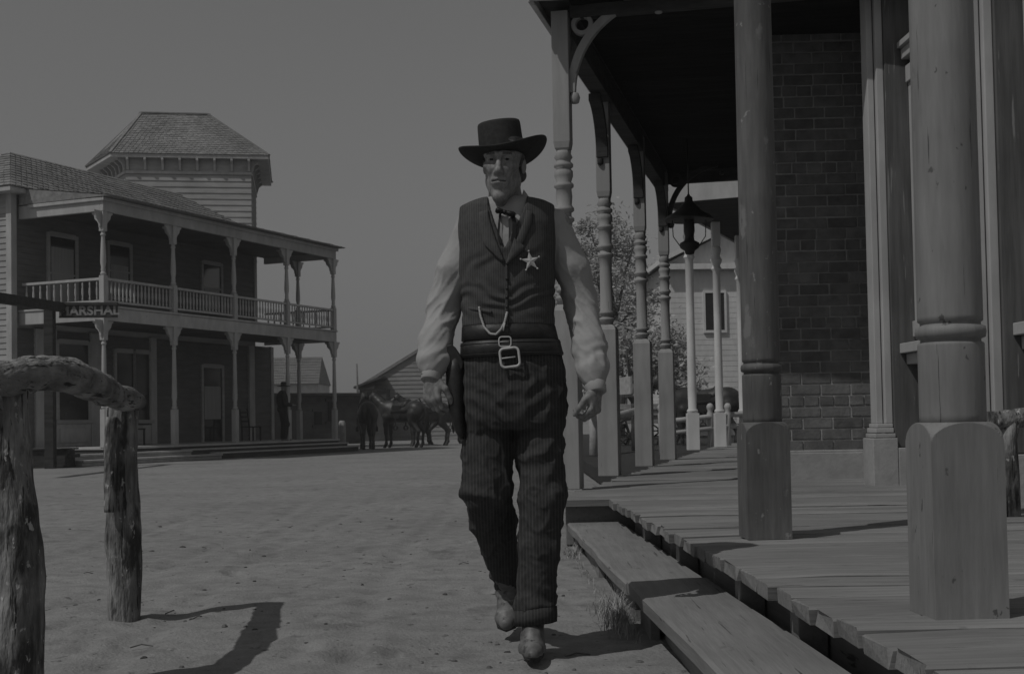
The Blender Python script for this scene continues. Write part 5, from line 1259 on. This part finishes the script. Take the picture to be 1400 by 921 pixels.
for y in (381, 394, 406, 419, 433, 446):
    p = surf(693, y, .014); obj('button', MB().rings([[p+Vector((.006*k_*math.cos(2*PI*q/12), dy, .006*k_*math.sin(2*PI*q/12))) for q in range(12)] for k_, dy in ((1, .004), (1, 0), (.75, -.003), (.1, -.003))]), 'leather', vest, world=True)
# shirt front: collar, placket
def collar(side):
    """turned-down collar wing built round the neck"""
    vs = []; nn = 14
    pts = ([(685, 291), (678, 287), (671, 281), (667, 273)], [(683, 301), (676, 304), (669, 298), (665, 287)]) if side < 0 else ([(694, 287), (704, 282), (712, 272), (716, 259)], [(700, 292), (712, 294), (722, 291), (724, 270)])
    def smp(P, t):
        i = min(int(t*3), 2); f = t*3-i; return P[i][0]+(P[i+1][0]-P[i][0])*f, P[i][1]+(P[i+1][1]-P[i][1])*f
    cx = 691
    for lay in (0, 1):
        for i in range(nn+1):
            for j in range(6):
                a, b = smp(pts[0], i/nn), smp(pts[1], i/nn); q = j/5; x, y = a[0]+(b[0]-a[0])*q, a[1]+(b[1]-a[1])*q
                t = i/nn; dd = -.085+.125*t**1.4-.022*q*(1-t)-(.004+.003*math.sin(PI*q))*lay
                vs.append(Vector(Mp(x, y, dd).tolist()))
    K = (nn+1)*6; I = lambda l, i, j: l*K+i*6+j; fs = []
    for i in range(nn):
        for j in range(5): fs += [(I(1, i, j), I(1, i+1, j), I(1, i+1, j+1), I(1, i, j+1)), (I(0, i, j), I(0, i, j+1), I(0, i+1, j+1), I(0, i+1, j))]
        fs += [(I(0, i, 0), I(0, i+1, 0), I(1, i+1, 0), I(1, i, 0)), (I(0, i, 5), I(1, i, 5), I(1, i+1, 5), I(0, i+1, 5))]
    for j in range(5): fs += [(I(0, 0, j), I(1, 0, j), I(1, 0, j+1), I(0, 0, j+1)), (I(0, nn, j), I(0, nn, j+1), I(1, nn, j+1), I(1, nn, j))]
    obj('collar', MB().add(vs, fs, True), 'shirt_cloth', skirt, world=True)
collar(-1); collar(1)
m = MB(); zc_ = Mp(0, 285)[2]
m.rings([[Vector((NB[0]-.002+r_*math.cos(2*PI*k/32), NB[1]-.018+r_*1.05*math.sin(2*PI*k/32), z+.03*math.sin(2*PI*k/32))) for k in range(32)] for r_, z in ((.082, zc_-.04), (.070, zc_-.015), (.068, zc_+.010), (.064, zc_+.010), (.066, zc_-.03))], caps=False); obj('collar_band', m, 'shirt_cloth', skirt, world=True)
# string tie
t_ = MB()
for (x0, y0, x1, y1, r_) in ((690, 290, 677.5, 287, .022), (690, 290, 704.5, 294, .021)):
    a = Vector(Mp(x0, y0, -.128).tolist()); b = Vector(Mp(x1, y1, -.132).tolist()); t_.tube([a, a.lerp(b, .35), a.lerp(b, .8), b], [.008, .017, r_, .012], 12, flat=.55)
t_.lathe([(0, -.009), (.008, -.006), (.008, .006), (0, .009)], tuple(Mp(690, 290, -.136)), 12)
tie = obj('bow_tie', t_, 'tie_silk', man, world=True)
def ribbon(pts, w, off=.012):
    m = MB(); rs = []
    for i, (x, y) in enumerate(pts):
        a, b = surf(x-w/2, y, off), surf(x+w/2, y, off); f = Vector((0, -.003, 0)); rs.append([a, b, b+f, a+f])
    return m.rings(rs, True, False)
obj('ribbon', ribbon([(684, 292), (682.5, 305), (681.5, 320), (684, 333)], 3.0, .008), 'tie_silk', tie, world=True); obj('ribbon', ribbon([(701, 294), (703.5, 306), (703, 318), (701, 330)], 6, .011), 'tie_silk', tie, world=True)
m = MB()
m = ribbon([(691, 296), (691, 320), (690.5, 354)], 9, -.002); obj('shirt_placket', m, 'shirt_cloth', skirt, world=True)
# badge: five-pointed star with ball tips
bc = surf(725, 357, .016); nrm = (Vector((.30, -1, .05))).normalized(); bx = Vector((0, 0, 1)).cross(nrm).normalized(); bx = -bx if bx.x < 0 else bx; by = nrm.cross(bx); by = -by if by.z < 0 else by
m = MB(); st_ = []
for k in range(10): a = PI/2+R(8)+k*PI/5; r_ = .036 if k % 2 == 0 else .0145; st_.append((r_*math.cos(a), r_*math.sin(a)))
f2 = lambda u, v, t: bc+bx*u+by*v+nrm*t
m.add([f2(u, v, 0) for u, v in st_]+[f2(u, v, .002) for u, v in st_]+[f2(0, 0, .006)], [(i, (i+1) % 10, 10+(i+1) % 10, 10+i) for i in range(10)]+[(10+i, 10+(i+1) % 10, 20) for i in range(10)]+[tuple(range(10))[::-1]])
for k in range(0, 10, 2): m.lathe([(0, -.004), (.0035, -.002), (.0035, .002), (0, .004)], tuple(f2(st_[k][0]*1.05, st_[k][1]*1.05, .002)), 8)
obj('star_badge', m, 'metal', man, world=True)
# watch chain
ch = [(655, 419), (657, 432), (662, 447), (670, 456), (678, 457), (685, 450), (690, 440), (694, 424)]
m = MB(); P = []
for a, b in zip(ch, ch[1:]):
    for q in range(7): P.append(surf(a[0]+(b[0]-a[0])*q/7, a[1]+(b[1]-a[1])*q/7, .016))
for i in range(0, len(P)-1): m.tube([P[i], P[i].lerp(P[i+1], .5), P[i+1]], [.0034, .0052, .0034], 7)
m.tube([surf(690, 441, .018), surf(688, 452, .018)], [.004, .003], 6); obj('watch_chain', m, 'metal', man, world=True)
# ---------------------------------------------------------------- trousers
G = Field(axis((-.26, .26, .0065)), axis((MD-.24, MD+.62, .0065)), axis((.06, 1.16, .0065)))
G.stack([(Mp(0, y)[2], (Mp(a, y)[0]+Mp(b, y)[0])/2, MD+.005, (Mp(b, y)[0]-Mp(a, y)[0])/2, r_) for y, a, b, r_ in ((462, 634, 757, .122), (490, 634, 766, .128), (520, 633, 772, .136), (560, 632, 773, .14), (585, 633, 773, .132), (600, 636, 772, .115))], 0, e=2.5)
up2 = lambda a, b, t: a+(b-a)*t
G.chain([hip[-1]+np.array((.003, 0, -.03)), up2(hip[-1], kn[-1], .55), kn[-1]+np.array((0, -.01, .0)), up2(kn[-1], an[-1], .30), up2(kn[-1], an[-1], .65), an[-1]+np.array((.0, 0, .025))], [.098, .097, .092, .088, .066, .057], .02)
G.chain([hip[1]+np.array((.005, 0, -.03)), up2(hip[1], kn[1], .5), kn[1], up2(kn[1], an[1], .35), up2(kn[1], an[1], .75), np.array(Mp(732, 838, -.04))], [.096, .091, .085, .080, .076, .071], .02)
hz1 = Mp(733, 853, -.1)[2]
def tcut(X, Y, Z):
    right = (hz1+.02*(Y-MD)-Z)+0*X; axl = an[-1]-kn[-1]; axl /= np.linalg.norm(axl); q = an[-1]+axl*.012
    left = (X-q[0])*axl[0]+(Y-q[1])*axl[1]+(Z-q[2])*axl[2]
    return np.where((Y < MD+.20) & (X > -.03), right, np.where(Z < .5, left, -1))
G.cut(tcut)
cr_ = Mp(706, 560, -.12)
def tfold(V, N):
    n1 = pnoise(V, (7, 7, 5), 1.0); n2 = pnoise(V, (18, 18, 8), 4.0); z = V[:, 2]; f = np.zeros(len(V))
    # drag lines fanning from the crotch
    for dx, dz, amp, w_ in ((1, .35, .0062, .12), (-1, .55, .0040, .11)):
        s_ = (V[:, 0]-cr_[0])*dx; t = (z-cr_[2])-s_*dz
        f += amp*np.sin(t*88+n1*4)*np.exp(-(t/w_)**2)*np.clip(s_/.05, 0, 1)*np.exp(-np.clip(s_, 0, 1)*4)*(V[:, 1] < MD+.05)
    # knee of the bent leg, loose breaks along both legs
    f += .0055*np.sin((z-kn[-1][2])*75+V[:, 0]*25+n1*3)*np.exp(-((z-kn[-1][2]+.02)/.055)**2)*(V[:, 0] < .01)
    f += .0038*np.sin((z-kn[1][2])*60-V[:, 0]*40+n1*5)*np.exp(-((z-kn[1][2]-.12)/.12)**2)*(V[:, 0] > .01)
    f += .0042*np.sin((z-.18)*85+n1*6+V[:, 0]*20)*np.exp(-((z-.19)/.07)**2)
    n3 = pnoise(V, (30, 30, 16), 9.0); cr = np.maximum(0, .10-np.abs(n2))
    D = np.stack([V[:, 0]+V[:, 2]*.5, V[:, 1], V[:, 2]*.8-V[:, 0]*.4], 1); r1 = np.clip(1-np.abs(pnoise(D, (12, 9, 9), 22.0))*1.7, 0, 1)**4; r2 = np.clip(1-np.abs(pnoise(D, (25, 15, 19), 31.0))*1.7, 0, 1)**4
    return f+.0055*n1+.0025*n2+.0075*r1+.0042*r2-.003
trou = skin('trousers', G.mesh(2), 'trouser_cloth', man, fold=tfold)
m = MB(); c = Mp(733, 848, -.04); hz_ = float(hz1)
m.rings([[Vector((c[0]+r_*1.02*math.cos(2*PI*k/30)+.004*math.sin(5*2*PI*k/30), MD-.04+r_*1.12*math.sin(2*PI*k/30), z+.008*math.cos(2*PI*k/30)-.008*math.sin(2*PI*k/30))) for k in range(30)] for r_, z in ((.066, hz_-.006), (.076, hz_-.008), (.078, hz_+.02), (.077, hz_+.050), (.072, hz_+.052))], caps=False)
obj('trouser_turn_up', m, 'trouser_cloth', trou, world=True)
# ---------------------------------------------------------------- belts, buckles, holster
def band(name, y0, y1, mt, grow, parent, tilt=0.0, n=64, th=.006):
    m = MB(); rs = []
    za, zb2 = Mp(0, y1)[2], Mp(0, y0)[2]
    for g_, z in ((0, za), (th, za+.003), (th, zb2-.003), (0, zb2)):
        cx, a, b = [np.interp(z, [q[0] for q in ROWZ], [q[i] for q in ROWZ]) for i in (1, 3, 4)]; r = []
        for k in range(n):
            t = 2*PI*k/n; c, s_ = math.cos(t), math.sin(t); e = 2/2.3
            r.append(Vector((cx+(a+grow+g_)*abs(c)**e*(1 if c > 0 else -1), MD+(b+grow+g_)*abs(s_)**e*(1 if s_ > 0 else -1), z+tilt*c)))
        rs.append(r)
    return obj(name, m.rings(rs, caps=False), mt, parent, world=True, recalc=True)
wb = band('waist_belt', 458, 479, 'leather', .001, man)
gb = band('gun_belt', 479, 501, 'leather', .004, man, tilt=.004)
band('belt_stitching', 482, 483.5, 'hat_band', .0085, gb, tilt=.004, th=.003); band('belt_stitching', 496.5, 498, 'hat_band', .0085, gb, tilt=.004, th=.003)
def buckle(x, y, w, h, t_, off, parent, rot=0.0):
    c = surf(x, y, off); m = MB(); u = Vector((math.cos(rot), 0, math.sin(rot))); v = Vector((-math.sin(rot), 0, math.cos(rot))); pts = []
    for sx, sz in ((-1, -1), (1, -1), (1, 1), (-1, 1)):
        for q in range(5):
            a0 = {(-1, -1): PI, (1, -1): 1.5*PI, (1, 1): 0, (-1, 1): PI/2}[(sx, sz)]+q*PI/8; r_ = w*.22
            pts.append(c+u*(sx*(w/2-r_)+r_*math.cos(a0))+v*(sz*(h/2-r_)+r_*math.sin(a0)))
    m.tube(pts+[pts[0]], t_, 8, caps=False); m.tube([c+u*(-w/2), c+u*(w*.30)], t_*.6, 6); return obj('buckle', m, 'metal', parent, world=True)
buckle(697, 488.5, wpx(25), wpx(25), .0048, .017, gb, R(6)); buckle(690.5, 467, wpx(16), wpx(13), .0028, .011, wb)
ho = MB(); hp = [(623, 488, .004), (622, 505, 0), (622, 530, -.01), (624, 560, -.015), (629, 590, -.02), (632, 600, -.02)]; rs = []
for (x, y, dd), (w_, d_) in zip(hp, ((20, .020), (25, .024), (25, .024), (20, .021), (13, .016), (6, .008))):
    c = Vector(Mp(x, y, dd-.03).tolist()); rs.append([c+Vector((wpx(w_)/2*math.cos(2*PI*k/20), d_*1.6*math.sin(2*PI*k/20), 0)) for k in range(20)])
hs = obj('holster', ho.rings(rs), 'leather', man, world=True)
gp_ = [(610, 505), (632, 505), (634, 495), (629, 484), (623, 475), (617, 470), (610, 472), (607, 480), (610, 490), (608, 498)]
m = MB(); m.prism(gp_, lambda u, v, t: Vector(Mp(u, v, -.045+t).tolist()), -.014, .014)
gun = obj('pistol_grip', m, 'iron', hs, world=True, bevel=.005)
m = MB(); m.tube([Mp(608, 486, -.04), Mp(603, 480, -.04), Mp(600, 473, -.04)], [.005, .0045, .003], 8); m.prism([(604, 497), (612, 490), (612, 503), (606, 503)], lambda u, v, t: Vector(Mp(u, v, -.045+t).tolist()), -.01, .01); obj('hammer', m, 'iron', gun, world=True)
# ---------------------------------------------------------------- boots
def boot(a, t, flat, name='boot'):
    a = np.array(a); t = np.array(t); d = t-a; up = np.array((0, 0, 1.))
    lo = np.minimum(a, t)-.16; hi = np.maximum(a, t)+.16; hi[2] += .06
    G = Field(axis((lo[0], hi[0], .0042)), axis((lo[1], hi[1], .0042)), axis((min(lo[2], -.02) if flat else lo[2], hi[2], .0042)))
    return G
a = an[1]; G = boot(a, toe[1], True); gz = float(gh(a[0], a[1])) if True else 0
hx = float(Mp(729, 890, -.0)[0]); tx = float(toe[1][0]); y0, y1 = MD+.06, MD-.205; s0 = .004
G.cap((hx, y0-.02, .05), (hx, y0-.03, .20), .042, .046, .0); mx = (tx+hx)/2
for q in (-1, 1): G.chain([(hx+.004*q, y0-.03, .050), (mx+.007*q, (y0+y1)/2+.02, .046), (tx+.013*q, y1+.085, .034), (tx+.007*q, y1+.03, .030), (tx, y1-.004, .026)], [.035, .033, .033, .027, .019], .02)
G.chain([(hx, y0-.04, .18), (hx, y0-.075, .125), (mx, (y0+y1)/2-.02, .083), (tx, y1+.075, .050)], [.041, .039, .032, .022], .03)
G.cut(lambda X, Y, Z: (s0+.014-Z)+0*X+0*Y)
def bfold(V, N): return .003*np.sin(V[:, 1]*120+pnoise(V, 20)*4)*np.exp(-((V[:, 1]-(MD-.08))/.04)**2)+.0015*pnoise(V, 30)
bt = skin('boot', G.mesh(1), 'boot_leather', man, fold=bfold)
m = MB(); so = []
for k in range(28):
    q = 2*PI*k/28; c, s_ = math.cos(q), math.sin(q); yy = (y0+y1)/2-.004-(y0-y1+.035)/2*s_; wv = .0475*(.80+.20*math.sin(q+.4)) if s_ > -.2 else .040
    so.append((tx*(.5+.5*s_)+hx*(.5-.5*s_)+wv*c*abs(c)**-.25 if abs(c) > 1e-3 else tx*(.5+.5*s_)+hx*(.5-.5*s_), yy))
m.prism(so, lambda u, v, t: Vector((u, v, t)), s0+.004, s0+.0185); m.box(hx-.036, hx+.036, y0-.075, y0+.018, s0-.012, s0+.006); obj('sole', m, 'boot_sole', bt, world=True, bevel=.003)
# trailing boot, heel raised
a, t = an[-1], toe[-1]; ax_ = (t-a)/np.linalg.norm(t-a); G = boot(a, t, False)
sh_ = (an[-1]-kn[-1]); sh_ /= np.linalg.norm(sh_); heel = a+sh_*.06+np.array((0, .02, 0)); ball = t-ax_*.045; LL = np.linalg.norm(t-heel)
fw = ball-heel; fw /= np.linalg.norm(fw); side = np.array((1., 0, 0)); nm = np.cross(side, fw); nm = nm if nm[1] < 0 else -nm
G.chain([a-sh_*.09, a+sh_*.03, heel+nm*.012], [.046, .044, .038], .02)
for q in (-1, 1): G.chain([heel+nm*.010+side*.004*q, (heel+ball)/2+nm*.008+side*.007*q, ball+nm*.0+side*.012*q, ball+fw*.052+side*.004*q], [.036, .034, .034, .022], .02)
G.chain([a, (heel+ball)/2+nm*.035, ball+nm*.022], [.042, .032, .022], .03)
bt2 = skin('boot', G.mesh(1), 'boot_leather', man, fold=lambda V, N: .003*np.sin(V[:, 2]*130+pnoise(V, 20)*4)*np.exp(-((V[:, 2]-t[2]-.10)/.04)**2)+.0015*pnoise(V, 30))
m = MB(); Q = [Vector((heel+fw*s_*1.0-nm*.034+side*w_).tolist()) for s_, w_ in ((-.03, -.03), (.06, -.034), (LL*.72, -.047), (LL*.95, -.038), (LL*1.10, 0), (LL*.95, .038), (LL*.72, .047), (.06, .034), (-.03, .03))]
nv = Vector(nm.tolist()); m.add(Q+[q+nv*.014 for q in Q], [(i, (i+1) % 9, 9+(i+1) % 9, 9+i) for i in range(9)]+[tuple(range(9))[::-1], tuple(range(9, 18))]); obj('sole', m, 'boot_sole', bt2, world=True, bevel=.003)
